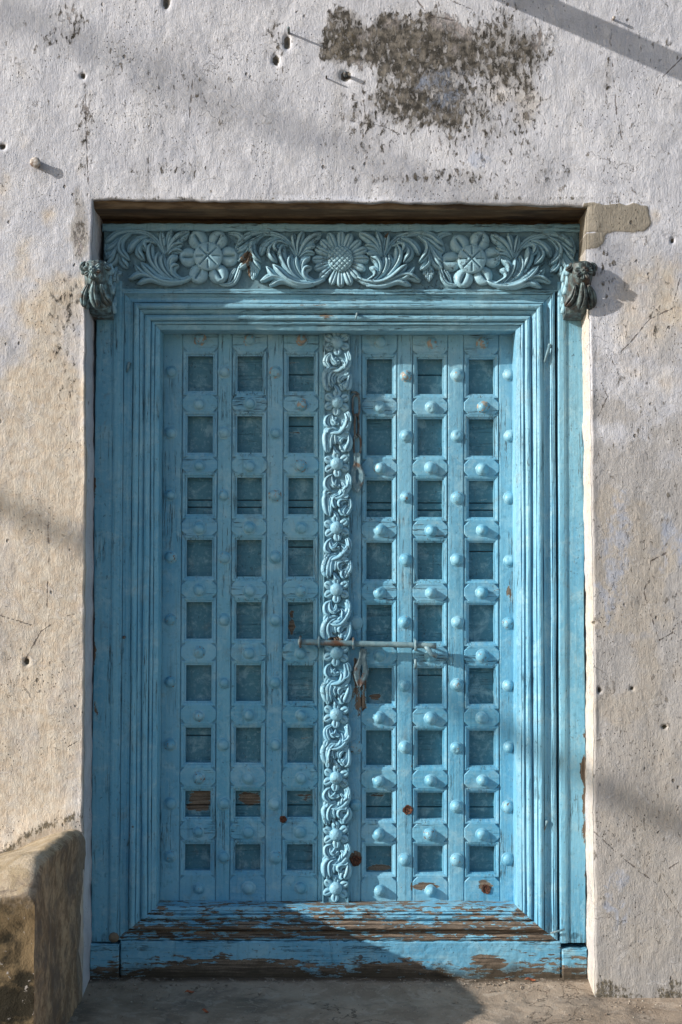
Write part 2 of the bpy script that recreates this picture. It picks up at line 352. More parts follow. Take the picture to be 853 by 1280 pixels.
LE = [(250, 115), (335, 114), (345, 108), (400, 106), (620, 107), (820, 106), (1020, 105), (1260, 104)]   # px of the left edge by row
RE = [(250, 734), (335, 732), (345, 735), (450, 738), (620, 740), (820, 744), (1000, 743), (1130, 745), (1260, 746)]
XL = at(107, 640)[0]; XR = at(741, 640)[0]; ZT = at(426, 252.5)[1]
REV = .34
def build_wall():
    def lines(a, b, fine, edges, far):
        xs = list(np.arange(a, b, fine))
        for e in edges:
            xs = [x for x in xs if abs(x - e) > .009]
            xs += [e - .008, e - .006, e - .004, e - .002, e - .0008, e, e + .0008, e + .002, e + .004, e + .006, e + .008]
        xs += list(np.arange(b, far[1] + .01, .06)) + list(np.arange(far[0], a - .02, .06))
        return np.array(sorted(xs))
    xs = lines(-1.13, 1.13, .0042, (XL, XR), (-2.6, 2.6)); zs = lines(-.06, 3.16, .0042, (ZT,), (-.06, 3.7))
    nx, nz = len(xs), len(zs)
    Xg, Zg = np.meshgrid(xs, zs, indexing='ij')
    ixl = int(np.argmin(abs(xs - XL))); ixr = int(np.argmin(abs(xs - XR))); izt = int(np.argmin(abs(zs - ZT)))
    # wavering edges
    rows = np.array([at(0, p[0])[1] for p in LE])[::-1]; lv = np.array([at(p[1], p[0])[0] for p in LE])[::-1] - XL
    rows2 = np.array([at(0, p[0])[1] for p in RE])[::-1]; rv = np.array([at(p[1], p[0])[0] for p in RE])[::-1] - XR
    dl = np.interp(zs, rows, lv) + .0016 * fbm(zs * 22, zs * 0 + 3, 4, 5) * 2
    dr = np.interp(zs, rows2, rv) + .0016 * fbm(zs * 22, zs * 0 + 7, 4, 6) * 2
    dt = np.interp(xs, [XL, 0, XR], [at(0, 250)[1] - ZT, at(0, 252)[1] - ZT, at(0, 257)[1] - ZT]) + .006 * fbm(xs * 14, xs * 0 + 2, 4, 9)
    fall = lambda d: np.clip(1 - abs(d) / .12, 0, 1) ** 2
    below = sstep(.15, 0, zs - ZT)
    X = Xg + fall(Xg - XL) * (dl * below)[None, :] + fall(Xg - XR) * (dr * below)[None, :]
    Z = Zg + fall(Zg - ZT) * (dt * sstep(-.08, 0, xs - XL) * sstep(.08, 0, xs - XR))[:, None]
    # relief of the plaster
    def relief(a, b):
        r = .009 * fbm(a * 2.2, b * 1.6, 3, 20) + .0032 * fbm(a * 11, b * 7, 3, 30) + .0011 * fbm(a * 48, b * 30, 3, 40)
        lumps = np.clip(fbm(a * 70, b * 45, 2, 50) - .18, 0, 1)
        return r + .0022 * lumps
    px, py = proj(X, 0, Z)
    # masks, read off the photograph in its pixels
    wob = fbm(px / 30, py / 30, 4, 60); wob2 = fbm(px / 11, py / 11, 3, 66)
    def blob(cx, cy, rx, ry, soft=.6, w=.55):
        d = np.sqrt(((px - cx) / rx) ** 2 + ((py - cy) / ry) ** 2) + wob * w
        return sstep(1 + soft * .5, 1 - soft, d)
    mx = np.maximum
    damage = 1.0 * blob(430, 48, 42, 48); damage = mx(damage, 1.1 * blob(525, 66, 105, 66)); damage = mx(damage, .98 * blob(640, 72, 76, 66, .9)); damage = mx(damage, .72 * blob(590, 130, 130, 90, 1.0)); damage = mx(damage, .6 * blob(470, 150, 60, 70, 1.0))
    damage = mx(damage, 1.0 * blob(520, 125, 95, 60, .9)); damage = mx(damage, .62 * blob(85, 35, 40, 45, .9)); damage = mx(damage, .62 * blob(105, 165, 20, 80, .9))
    damage = mx(damage, .55 * blob(210, 212, 110, 26, .9)); damage = mx(damage, .62 * blob(515, 220, 170, 22, .9)); damage = mx(damage, .5 * blob(700, 210, 50, 40, .9))
    damage = mx(damage, .62 * blob(760, 95, 12, 60, .9)); damage = mx(damage, .55 * blob(345, 50, 20, 60, .9)); damage = mx(damage, .5 * blob(240, 60, 14, 50, .9))
    damage = mx(damage, .66 * blob(98, 290, 12, 50, .8)); damage = mx(damage, .55 * blob(85, 420, 30, 120, .9)); damage = mx(damage, .52 * blob(818, 400, 12, 60, .8))
    damage = mx(damage, .5 * blob(760, 330, 26, 60, .8)); damage = mx(damage, .5 * blob(765, 455, 25, 40, .9)); damage = mx(damage, .36 * blob(800, 480, 60, 200, .9))
    damage = mx(damage, .36 * blob(200, 110, 300, 170, .9)); damage = mx(damage, .35 * blob(640, 160, 300, 150, .9)); damage = mx(damage, .31 * sstep(700, 760, px)); damage = mx(damage, .17 + 0 * px); damage = mx(damage, .33 * blob(50, 860, 60, 110, .9)); damage = mx(damage, .45 * blob(600, 225, 140, 20, .9))
    damage = mx(damage, .5 * blob(830, 30, 18, 60, .9)); damage = mx(damage, .42 * blob(790, 140, 60, 60, .9))
    ochre = .62 * sstep(160, 700, py + wob * 160) * sstep(260, 60, px); ochre = mx(ochre, .75 * blob(60, 640, 90, 420, .9)); ochre = mx(ochre, .6 * blob(70, 560, 40, 60))
    ochre = mx(ochre, .95 * blob(790, 720, 46, 110, .5, .9)); ochre = mx(ochre, .55 * blob(820, 380, 60, 120, .9)); ochre = mx(ochre, .62 * blob(810, 980, 70, 220, .9)); ochre = mx(ochre, .9 * blob(760, 640, 22, 50, .5, .9)); ochre = mx(ochre, .8 * blob(785, 880, 40, 30, .6, .9)); ochre = mx(ochre, .35 * blob(640, 110, 60, 60))
    ochre = mx(ochre, .5 * sstep(600, 1100, py) * sstep(700, 760, px))
    grey = .8 * sstep(700, 740, px) * sstep(250, 700, py + wob * 200); grey = mx(grey, .8 * blob(98, 290, 13, 56, .5)); grey = mx(grey, .35 * blob(90, 430, 26, 110)); grey = mx(grey, .6 * blob(765, 1150, 26, 90))
    grey = mx(grey, .5 * blob(150, 1240, 80, 200)); grey = mx(grey, .4 * blob(815, 1100, 50, 120))
    blue = .75 * blob(555, 105, 60, 50, .8); blue = mx(blue, .7 * blob(600, 195, 20, 22)); blue = mx(blue, .8 * blob(770, 690, 30, 160, .9)); blue = mx(blue, .7 * blob(840, 680, 24, 60)); blue = mx(blue, .7 * blob(770, 1120, 26, 60))
    blue = mx(blue, .35 * blob(690, 120, 150, 120, .9)); blue = mx(blue, .5 * blob(770, 340, 30, 60)); blue = mx(blue, .4 * blob(800, 1170, 40, 80))
    mould_holes = .95 * sstep(1205, 1250, py + wob * 40) * sstep(735, 750, px); mould_holes = mx(mould_holes, .6 * blob(775, 1190, 12, 40)); mould_holes = mx(mould_holes, .7 * blob(838, 1115, 7, 22, .9))
    dpar = py - np.interp(px, [-400, -60, 0, 30, 61, 100, 106], [1400, 1180, 1072, 1048, 1030, 1020, 1016])
    mould_holes = mx(mould_holes, .95 * np.exp(-(dpar / 13) ** 2) * (px < 108)); mould_holes = mx(mould_holes, .6 * blob(12, 885, 34, 40, .8)); mould_holes = mx(mould_holes, .75 * blob(535, 60, 80, 44, .9)); mould_holes = mx(mould_holes, .85 * blob(430, 60, 30, 40, .8))
    mould_holes = mx(mould_holes, .45 * blob(500, 125, 46, 46, .9)); mould_holes = mx(mould_holes, .65 * blob(207, 0, 6, 14)); mould_holes = mx(mould_holes, .72 * blob(358, 52, 6, 16)); mould_holes = mx(mould_holes, .55 * blob(505, 218, 26, 16)); mould_holes = mx(mould_holes, .5 * blob(98, 290, 9, 50))
    mould_holes = mx(mould_holes, .42 * blob(820, 420, 9, 50)); mould_holes = mx(mould_holes, .8 * blob(740, 1060, 8, 22)); mould_holes = mx(mould_holes, .8 * sstep(256, 247, py) * sstep(240, 248, py) * (px > 110) * (px < 740))
    hole = np.zeros(px.shape)
    for (hx, hy, ha, hb) in ((358, 53, 4, 8), (431, 95, 6, 6), (207, 3, 4, 8), (344, 75, 4, 6), (103, 96, 3, 3), (2, 184, 4, 3), (742, 778, 3, 2), (791, 860, 2, 2), (750, 862, 2, 3), (832, 908, 3, 2), (34, 828, 3, 4), (840, 300, 2, 3)):
        hole = mx(hole, np.exp(-((px - hx) / ha) ** 2 - ((py - hy) / hb) ** 2))
    mould_holes = np.where(hole > .35, 2.2, mould_holes); mould_holes = mx(mould_holes, .62 * blob(610, 70, 70, 40, 1.0)); mould_holes = mx(mould_holes, .5 * blob(640, 120, 40, 50, 1.0))  # mask also darkens the holes, their inner shade put in as colour
    # cement patch at the head of the right reveal
    d = np.where(py < 291, np.sqrt((np.maximum(px - 792, 0) / 20) ** 2 + ((py - 272) / 18) ** 4), np.sqrt((np.maximum(px - 742, 0) / 16) ** 2 + (np.maximum(py - 285, 0) / 26) ** 2)) + wob2 * .40 + wob * .12
    patch = sstep(1.10, .86, d) * (px > 728) * (px < 830) * (py > 245) * (py < 330)
    # cracks
    P = [[(853, 335), (840, 385), (812, 398), (790, 425), (775, 440)], [(745, 1040), (780, 1072), (830, 1110), (853, 1145)], [(853, 1075), (838, 1085)], [(812, 760), (806, 740), (815, 700), (835, 690)], [(812, 760), (825, 800), (842, 790), (846, 740)],
         [(853, 70), (828, 95), (815, 130)], [(765, 80), (770, 140), (778, 180)], [(520, 0), (535, 20), (570, 26)], [(560, 0), (590, 12)], [(435, 150), (480, 158), (500, 168)], [(85, 770), (105, 766)], [(85, 935), (100, 926)],
         [(752, 478), (760, 495), (748, 520)], [(60, 640), (62, 700), (58, 790)], [(240, 100), (236, 150)], [(30, 830), (52, 790), (64, 782)], [(0, 770), (40, 782)], [(105, 100), (110, 240)]]
    crack = np.full(px.shape, .2)
    for pl in P:
        for (a, b) in zip(pl, pl[1:]):
            vx, vy = b[0] - a[0], b[1] - a[1]; t = np.clip(((px - a[0]) * vx + (py - a[1]) * vy) / (vx * vx + vy * vy), 0, 1)
            crack = np.minimum(crack, np.sqrt((px - a[0] - t * vx) ** 2 + (py - a[1] - t * vy) ** 2) / 398)
    # rounding towards the opening
    sx = np.where(Zg <= ZT, np.where(Xg <= XL, XL - Xg, np.where(Xg >= XR, Xg - XR, 0)), 9)
    dist = np.where(Zg > ZT, np.where((Xg > XL) & (Xg < XR), Zg - ZT, np.hypot(np.minimum(abs(Xg - XL), abs(Xg - XR)), Zg - ZT)), sx)
    rr = .007 + .004 * (fbm(px / 20, py / 20, 2, 80))
    q = np.clip(1 - dist / rr, 0, 1)
    Y = rr * (1 - np.sqrt(np.clip(1 - q * q, 0, 1))) * (dist < rr)
    Y = Y - relief(X, Z) * sstep(0, .02, dist) + .016 * hole - .0022 * patch - .002 * damage * wob2
    # cement fillet swelling above the parapet, shallow batter at the foot
    Y = Y - .010 * np.exp(-(dpar / 20) ** 2) * (px < 108)
    V = np.stack([X, Y, Z], -1).reshape(-1, 3)
    I = np.arange(nx * nz).reshape(nx, nz)
    keep = np.ones((nx - 1, nz - 1), bool); keep[ixl:ixr, :izt] = False
    a = I[:-1, :-1][keep]; b = I[1:, :-1][keep]; c = I[1:, 1:][keep]; e = I[:-1, 1:][keep]
    quads = [np.stack([a, b, c, e], -1)]
    att = {k: [v.reshape(-1)] for k, v in dict(damage=damage, ochre=ochre, blue=blue, mould_holes=mould_holes, crack=crack, patch=patch, grey=grey).items()}
    parts = [V]; base = len(V)
    # reveals: strips going in from the border vertices
    ys = np.concatenate([np.linspace(0, .20, 26)[1:], np.linspace(.22, REV, 5)])
    def strip(idx, nrm, flip, s0):
        nonlocal base
        bv = V[idx]; m = len(idx); k = len(ys)
        run = bv[:, 2] if abs(nrm[0]) else bv[:, 0]
        yy, rr_ = np.meshgrid(ys, run, indexing='xy')
        y0 = bv[:, 1][:, None]
        amp = (.0035 * fbm(rr_ * 9, yy * 9 + s0, 3, 90) + .0022 * fbm(rr_ * 40, yy * 40 + s0, 3, 95)) * np.clip(yy / .02, 0, 1)
        G = np.stack([bv[:, 0][:, None] + nrm[0] * amp, y0 + yy * (1 - y0 / REV), bv[:, 2][:, None] + nrm[2] * amp], -1)
        ids = base + np.arange(m * k).reshape(m, k); full = np.concatenate([idx[:, None], ids], 1)
        A = full[:-1, :-1].ravel(); B = full[:-1, 1:].ravel(); C_ = full[1:, 1:].ravel(); D = full[1:, :-1].ravel()
        quads.append(np.stack([A, B, C_, D] if flip else [A, D, C_, B], -1))
        parts.append(G.reshape(-1, 3)); base += m * k
        for kk in att:
            src = att[kk][0][idx]; val = np.repeat(src[:, None], k, 1) * np.exp(-yy / .03)
            if kk == 'crack': val = np.full_like(val, .2)
            if kk == 'damage': val = val * 0 + .15
            if kk == 'patch': val = np.repeat(src[:, None], k, 1)
            if kk == 'grey' and s0 == 50: val = val * 0 + .9
            if kk == 'mould_holes' and s0 == 50: val = val * 0 + .55
            if kk == 'grey' and s0 < 50: val = val * 0 + .08
            if kk == 'ochre' and s0 == 30: val = val * 0 + .5
            att[kk].append(val.ravel())
    strip(I[ixl, :izt + 1], (1, 0, 0), False, 0)
    strip(I[ixr, :izt + 1], (-1, 0, 0), True, 30)
    strip(I[ixl:ixr + 1, izt], (0, 0, -1), False, 50)
    V = np.concatenate(parts).astype(np.float32); Q = np.concatenate(quads).astype(np.int32)
    me = bpy.data.meshes.new('plaster_wall'); me.vertices.add(len(V)); me.vertices.foreach_set('co', V.ravel())
    me.loops.add(Q.size); me.loops.foreach_set('vertex_index', Q.ravel())
    me.polygons.add(len(Q)); me.polygons.foreach_set('loop_start', np.arange(0, Q.size, 4, dtype=np.int32))
    me.polygons.foreach_set('use_smooth', np.ones(len(Q), bool)); me.update(calc_edges=True)
    for kk, vals in att.items():
        at_ = me.attributes.new(kk, 'FLOAT', 'POINT'); at_.data.foreach_set('value', np.concatenate(vals).astype(np.float32))
    return me
wall = link('plaster_wall', build_wall(), wall_material())
tag(wall, 'whitewashed plaster wall, flaking and stained, all around the blue carved door', 'wall')

# dim room behind the door
rb = MB(); rb.box(-1.2, 1.2, REV + .02, 1.6, -.1, 2.7)
room = rb.build('room_interior', M['dark']); tag(room, kind='structure')

# dark timber lintel above the frame
zt = at(0, 252)[1]
lb = MB(); x0, _ = at(100, 265, .2); x1, _ = at(752, 265, .2)
lb.box(x0, x1, .185, .33, at(0, 288, .185)[1], zt - .0125, .004)
lb.box(XL + .003, XR - .003, .020, .33, zt - .018, zt + .05, .006)
lin = lb.build('lintel_beam', M['timber'], None, (0, .18, zt - .05))
tag(lin, 'dark brown timber lintel beam in the shade above the carved blue panel', 'beam')

# ------------------------------------------------------------------ carving tools
def spline(P, n):
    P = [Vector(p) for p in P]
    if len(P) == 2: P = [P[0], (P[0] + P[1]) / 2, P[1]]
    Q = [P[0] * 2 - P[1]] + P + [P[-1] * 2 - P[-2]]; out = []; m = len(P) - 1
    for k in range(n):
        t = k / (n - 1) * m; i = min(int(t), m - 1); u = t - i
        a, b, c, d = Q[i], Q[i + 1], Q[i + 2], Q[i + 3]
        out.append(((b * 2) + (c - a) * u + (a * 2 - b * 5 + c * 4 - d) * u * u + (b * 3 - a - c * 3 + d) * u ** 3) * .5)
    return out
def lobe(P, w, H=.010, n=13, start=.35, groove=.45, lean=0.0, tip=.3, slit=False, rnd=False):
    """one carved leaf lobe along the 2-D polyline P (x,z), width w, relief H, in a mesh whose front looks to -y"""
    C = spline(P, n); V = []; Fc = []
    S = [-1, -1, -.84, -.5, -.15, -.04, .04, .15, .5, .84, 1, 1]; hh = [0, .4, .76, .97, 1, 1, 1, 1, .97, .76, .4, 0]
    ns = len(S)
    for k, c in enumerate(C):
        t = k / (n - 1)
        if t < .68: ww = start + (1 - start) * math.sin(t / .68 * math.pi / 2)
        else: ww = math.sqrt(max(0.02, 1 - ((t - .68) / .33) ** 2))
        if rnd: ww = math.sqrt(max(.03, 1 - (2 * t - 1) ** 2))
        d = (C[min(k + 1, n - 1)] - C[max(k - 1, 0)]).normalized(); nn = Vector((-d.y, d.x))
        Ht = H * (.55 + .45 * math.sin(min(1, t * 1.15) * math.pi * .6)) * (1 + tip * t)
        if t > .92: Ht *= .75
        for j, s in enumerate(S):
            h = hh[j]
            if j in (5, 6): h -= groove * ((1 if t < .9 else .3) if not slit else max(0, 1 - ((t - .52) / .3) ** 2) ** .7)
            if s > 0: h *= 1 + lean
            else: h *= 1 - lean
            q = c + nn * (s * ww * w / 2)
            V.append((q.x, -Ht * h, q.y))
    for k in range(n - 1):
        for j in range(ns - 1):
            a = k * ns + j; Fc.append((a, a + ns, a + ns + 1, a + 1))
    Fc.append(tuple(range(ns))); Fc.append(tuple(range((n - 1) * ns + ns - 1, (n - 1) * ns - 1, -1)))
    return V, Fc
def lobe_obj(name, P, w, m, parent, Y, H=.01, mirror=None, **k):
    """P in world x,z"""
    if mirror is not None: P = [(2 * mirror - x, z) for x, z in P]
    ox, oz = P[-1]
    V, Fc = lobe([(x - ox, z - oz) for x, z in P], w, H, **k)
    me = mesh(name, V, Fc, True)
    return link(name, me, m, parent, (ox, Y, oz))
def dome(r, H, hf=None, rings=8, seg=24, base=.0):
    """round boss facing -y; hf(x,z) in metres is cut away"""
    V = []; Fc = []
    V.append((0, -(H + base) + (hf(0, 0) if hf else 0), 0))
    for i in range(1, rings + 1):
        q = i / rings; rad = r * math.sin(q * math.pi / 2) ** .9; y = H * math.cos(q * math.pi / 2)
        for k in range(seg):
            a = 2 * math.pi * k / seg; x, z = rad * math.cos(a), rad * math.sin(a)
            V.append((x, -(y + base) + (hf(x, z) if hf and i < rings else 0), z))
    for k in range(seg): Fc.append((0, 1 + (k + 1) % seg, 1 + k))
    for i in range(rings - 1):
        for k in range(seg):
            a = 1 + i * seg + k; b = 1 + i * seg + (k + 1) % seg; Fc.append((a, b, b + seg, a + seg))
    if base > 0:
        n0 = len(V)
        for k in range(seg):
            x, y, z = V[1 + (rings - 1) * seg + k]; V.append((x, 0, z))
        for k in range(seg):
            a = 1 + (rings - 1) * seg + k; b = 1 + (rings - 1) * seg + (k + 1) % seg
            Fc.append((a, b, n0 + (k + 1) % seg, n0 + k))
    return V, Fc
def petal_mesh(name, r_in, r_out, w, H, slit=True, n=12, g=.95, rnd=False):
    V, Fc = lobe([(0, r_in), (0, (r_in + r_out) / 2), (0, r_out)], w, H, n=n, start=.62, groove=g, tip=-.1, slit=slit, rnd=rnd)
    return mesh(name, V, Fc, True)

# ------------------------------------------------------------------ door frame
YF = .15       # face of pilasters
YL = .262      # face of the leaves
fr = empty('door_frame', (0, YF, 0), 'blue painted wooden door frame with carved floral lintel panel and ribbed mouldings', 'door frame')
prof = [(0, .014), (.002, .004), (.009, .002), (.0115, .002), (.0120, .011), (.0135, .011), (.014, .005), (.019, .010), (.024, .015), (.030, .016), (.036, .012), (.040, .007), (.0405, .016), (.0425, .016), (.043, .004),
        (.047, -.001), (.052, -.003), (.057, -.002), (.061, .003), (.0615, .013), (.0635, .013), (.064, .008), (.071, .014), (.076, .021), (.077, .026), (.0785, .026), (.079, .018), (.085, .013), (.091, .013), (.097, .018), (.0975, .031), (.0995, .031),
        (.100, .024), (.1045, .022), (.109, .025), (.1095, .034), (.111, .034), (.1115, .029), (.1255, .036), (.128, .075), (.128, .115)]
OX0, OZ1 = at(150.5, 363, YF); OX1, OZ0 = at(698.5, 1176, YF)
SB = .80
def moulding(side):
    """one length of the mitred moulding; side in l r t b"""
    m = MB(); n = 60; V = []
    for i in range(n + 1):
        t = i / n
        for j, (u, d) in enumerate(prof):
            if side == 'l': x = OX0 + u; z = (OZ0 + u * SB) + t * (OZ1 - OZ0 - u - u * SB)
            elif side == 'r': x = OX1 - u; z = (OZ0 + u * SB) + t * (OZ1 - OZ0 - u - u * SB)
            elif side == 't': z = OZ1 - u; x = (OX0 + u) + t * (OX1 - OX0 - 2 * u)
            else: z = OZ0 + u * SB; x = (OX0 + u) + t * (OX1 - OX0 - 2 * u)
            run = z if side in 'lr' else x
            wv = .0009 * math.sin(run * 5.1 + j * .2 + ord(side)) + .0006 * math.sin(run * 17 + j) + random.uniform(-.0002, .0002)
            g = .0006 * random.uniform(-1, 1)
            if side == 'b': g = .0016 * random.uniform(-1, 1)
            # mitre joint stands a hair open
            V.append((x + (wv if side in 'lr' else 0), YF - .004 + d + g, z + (wv if side in 'tb' else 0)))
    k = len(prof); Fc = []
    for i in range(n):
        for j in range(k - 1):
            a = i * k + j; q = (a, a + 1, a + k + 1, a + k)
            Fc.append(q if side in 'lb' else q[::-1])
    m.add(V, Fc); return m
for s, mt, nm in (('l', M['frame'], 'jamb_moulding'), ('r', M['frame'], 'jamb_moulding'), ('t', M['head'], 'head_moulding'), ('b', M['sill'], 'sill_moulding')):
    m = moulding(s)
    o = m.build(nm, mt, fr, m.v[len(m.v) // 2])
    if s == 'b': o['label'] = 'sill moulding worn to bare brown wood'
# solid core behind the moulding
cb = MB(); t_ = .10
cb.box(OX0 + .002, OX0 + .124, YF + .036, REV + .03, OZ0, OZ1); cb.box(OX1 - .124, OX1 - .002, YF + .036, REV + .03, OZ0, OZ1)
cb.box(OX0 + .125, OX1 - .125, YF + .037, REV + .03, OZ1 - .124, OZ1 - .001); cb.box(OX0 + .125, OX1 - .125, YF + .037, REV + .03, OZ0 + .001, OZ0 + .100)
cb.build('frame_core', M['frame'], fr, (0, .25, OZ0))
# pilasters with a bead on the inner edge
pz1 = at(0, 352, YF)[1]; pz0 = at(0, 1178, YF)[1]
def pilaster(x0, x1, inner):
    """inner: +1 if the bead is on the x1 side"""
    m = MB(); n = 80; W = x1 - x0
    pr = [(0, .06), (0, .006), (.003, .003), (W * .60, .002), (W * .62, .0035), (W * .66, .0035), (W * .70, -.002), (W * .78, -.004), (W * .86, -.004), (W * .93, -.004), (W * .965, -.003), (W * .985, -.001), (W * .99, .02), (W * 1.01, .022)]
    V = []
    for i in range(n + 1):
        z = pz0 + (pz1 - pz0) * i / n
        for j, (u, d) in enumerate(pr):
            e = .0016 * math.sin(z * 6 + 1) + random.uniform(-.0012, .0012) if j < 3 else .0005 * math.sin(z * 9 + j)
            uu = u + e; x = x0 + uu if inner > 0 else x1 - uu
            V.append((x, YF + d + random.uniform(-.0003, .0003), z))
    k = len(pr); Fc = []
    for i in range(n):
        for j in range(k - 1):
            a = i * k + j; q = (a, a + 1, a + k + 1, a + k); Fc.append(q if inner > 0 else q[::-1])
    m.add(V, Fc); return m
xa, xb = at(117, 800, YF)[0], at(150, 800, YF)[0]; xc, xd = at(698.7, 800, YF)[0], at(732, 800, YF)[0]
pilaster(xa, xb, 1).build('pilaster', M['frame'], fr, (xa, YF, pz0))
pilaster(xc, xd, -1).build('pilaster', M['frame'], fr, (xd, YF, pz0))
def rough_box(x0, x1, y0, y1, z0, z1, amp=.002, nx=20, nz=8, b=.004):
    m = MB(); V = []; Fc = []
    us = [0, b] + [b + (x1 - x0 - 2 * b) * i / nx for i in range(1, nx)] + [x1 - x0 - b, x1 - x0]
    ws = [0, b] + [b + (z1 - z0 - 2 * b) * i / nz for i in range(1, nz)] + [z1 - z0 - b, z1 - z0]
    for i, u in enumerate(us):
        for j, v in enumerate(ws):
            e = (i in (0, len(us) - 1)) or (j in (0, len(ws) - 1))
            V.append((x0 + u + random.uniform(-amp, amp) * .3, y0 + (b if e else 0) + random.uniform(-amp, amp) * .35, z0 + v + random.uniform(-amp, amp) * (1 if e else .2)))
    k = len(ws)
    for i in range(len(us) - 1):
        for j in range(k - 1): a = i * k + j; Fc.append((a, a + k, a + k + 1, a + 1))
    rim = [j for j in range(k)] + [i * k + k - 1 for i in range(1, len(us))] + [(len(us) - 1) * k + j for j in range(k - 2, -1, -1)] + [i * k for i in range(len(us) - 2, 0, -1)]
    n0 = len(V)
    for r_ in rim: V.append((V[r_][0], y1, V[r_][2]))
    L = len(rim)
    for i in range(L): Fc.append((rim[i], rim[(i + 1) % L], n0 + (i + 1) % L, n0 + i))
    m.add(V, Fc); return m
zb = at(0, 1180, YF)[1]; zf = -.012
rough_box(at(114, 1200, YF)[0], at(150.5, 1200, YF)[0], YF - .012, .3, zf, zb, nx=6).build('pilaster_foot', M['foot'], fr, (xa, YF, 0))
rough_box(at(703.5, 1200, YF)[0], at(735, 1200, YF)[0], YF - .012, .3, zf, zb - .012, nx=6).build('pilaster_foot', M['foot'], fr, (xd, YF, 0))
rough_box(at(152, 1200, YF)[0], at(702.5, 1200, YF)[0], YF - .004, .3, zf, at(0, 1176, YF)[1] - .001, nx=90).build('threshold_board', M['foot'], fr, (0, YF, 0))
# carved lintel panel
px0, pz_t = at(129, 281, YF); px1, pz_b = at(726, 363, YF)
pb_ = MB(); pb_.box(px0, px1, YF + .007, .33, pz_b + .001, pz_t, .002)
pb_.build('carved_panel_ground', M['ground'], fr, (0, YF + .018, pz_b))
rough_box(px0 - .004, px1 + .004, YF - .006, YF + .03, at(0, 289.5, YF)[1], pz_t + .002, amp=.002, nx=110, nz=3, b=.003).build('panel_top_fillet', M['head'], fr, (0, YF, pz_t))
rough_box(px0 + .012, px1 - .012, YF - .002, YF + .03, pz_b - .004, at(0, 361.5, YF)[1], amp=.001, nx=90, nz=3, b=.002).build('panel_bottom_fillet', M['head'], fr, (0, YF, pz_b))
YC = YF + .007
KS = 170 / 853                      # the frond was measured in an enlarged crop whose corner is (100,270)
FROND = [  # points (crop pixels), width, relief
 ('stem', [(548, 275), (505, 190), (450, 135), (380, 108), (310, 112)], 40, .015),
 ('l', [(430, 118), (340, 95), (245, 108), (195, 145), (160, 178)], 40, .011), ('l', [(330, 110), (255, 150), (205, 195), (160, 225)], 42, .011),
 ('l', [(300, 122), (232, 190), (195, 245), (162, 282)], 44, .012), ('l', [(270, 160), (235, 230), (215, 285), (168, 328)], 50, .013),
 ('l', [(320, 115), (262, 165), (262, 230), (312, 288)], 42, .016), ('l', [(262, 220), (262, 285), (305, 335)], 42, .013),
 ('l', [(430, 135), (375, 150), (330, 190), (308, 242)], 44, .015), ('l', [(450, 150), (388, 185), (368, 235), (408, 288)], 44, .016), ('l', [(480, 180), (425, 165), (400, 190), (422, 232)], 38, .017),
 ('l', [(538, 250), (522, 180), (510, 105)], 38, .010), ('l', [(540, 250), (550, 165), (575, 92)], 40, .011), ('l', [(545, 250), (600, 165), (685, 108)], 54, .013), ('l', [(548, 252), (590, 200), (650, 182)], 40, .011), ('l', [(550, 258), (590, 232), (645, 228)], 34, .010),
 ('l', [(560, 405), (500, 350), (455, 285), (440, 225), (452, 180)], 52, .014), ('l', [(580, 405), (518, 355), (490, 300), (500, 235)], 40, .012),
 ('stem', [(705, 385), (645, 412), (560, 418), (485, 392), (425, 340), (388, 302)], 46, .016),
 ('l', [(560, 428), (480, 402), (400, 375), (345, 318)], 40, .013), ('l', [(600, 430), (500, 410), (395, 372), (306, 405)], 42, .014), ('l', [(640, 430), (540, 430), (440, 400), (362, 434)], 40, .013),
 ('l', [(600, 410), (548, 355), (525, 300), (528, 252)], 42, .013), ('l', [(610, 405), (565, 340), (572, 285), (618, 258)], 44, .015), ('l', [(650, 408), (588, 375), (588, 335), (625, 322)], 38, .014)]
def frond(dx, dy, mirror):
    stem = None
    for k, (kind, P, wd, H) in enumerate(FROND):
        Q = []
        for (a, b) in P:
            x = 100 + a * KS; y = 270 + b * KS
            x += random.uniform(-.5, .5); y += random.uniform(-.5, .5)
            if mirror: x = 2 * 260.5 - x
            Q.append(at(x + dx, y + dy, YC))
        w_ = wd * KS / 385 * random.uniform(1.1, 1.28)
        if k == 0: stem = lobe_obj('acanthus_frond', Q, w_ * .8, M['carv'], fr, YC, H, n=16, start=.8)
        else: lobe_obj('leaf_lobe', Q, w_, M['carv'], stem, YC - .0003 * k, H * 1.55, n=14, start=.4 if kind == 'l' else .55, lean=random.choice((-.3, .3)), groove=.6)
frond(0, 0, False); frond(164.5, 2, False); frond(2 * (425 - 260.5) - 164.5, 2, True); frond(327.5, 4, True)
def rosette(px, py, n, rin, rout, w, rc, H, grooves, name='rosette', off=0.0):
    x, z = at(px, py, YC)
    V, Fc = dome(rc / 385, .012, grooves, 26, 96, base=H)
    c = link(name, mesh('rosette_centre', V, Fc, True), M['carv'], fr, (x, YC, z))
    pm = petal_mesh('petal', rin / 385, rout / 385, w / 385, H * 1.1, slit=n < 10, g=.95 if n < 10 else .35, n=20, rnd=n < 10)
    pm.materials.append(M['carv'])
    for k in range(n):
        o = link('petal', pm, M['carv'], c, (x, YC, z), (random.uniform(-.02, .02), off + 2 * math.pi * k / n + random.uniform(-.04, .04), 0))
        s = random.uniform(.95, 1.04); o.scale = (s, random.uniform(.9, 1.1), s)
    return c
def star(x, z):
    r = math.hypot(x, z)
    if r > .040: return 0
    a = math.atan2(z, x); g = 0
    for k in range(4):                      # two long crossing cuts, two short
        th = math.pi / 4 * k; d = abs(-math.sin(th) * x + math.cos(th) * z)
        if k % 2 == 1 or r > .014: g = max(g, .010 * math.exp(-(d / .0020) ** 2))
    return g
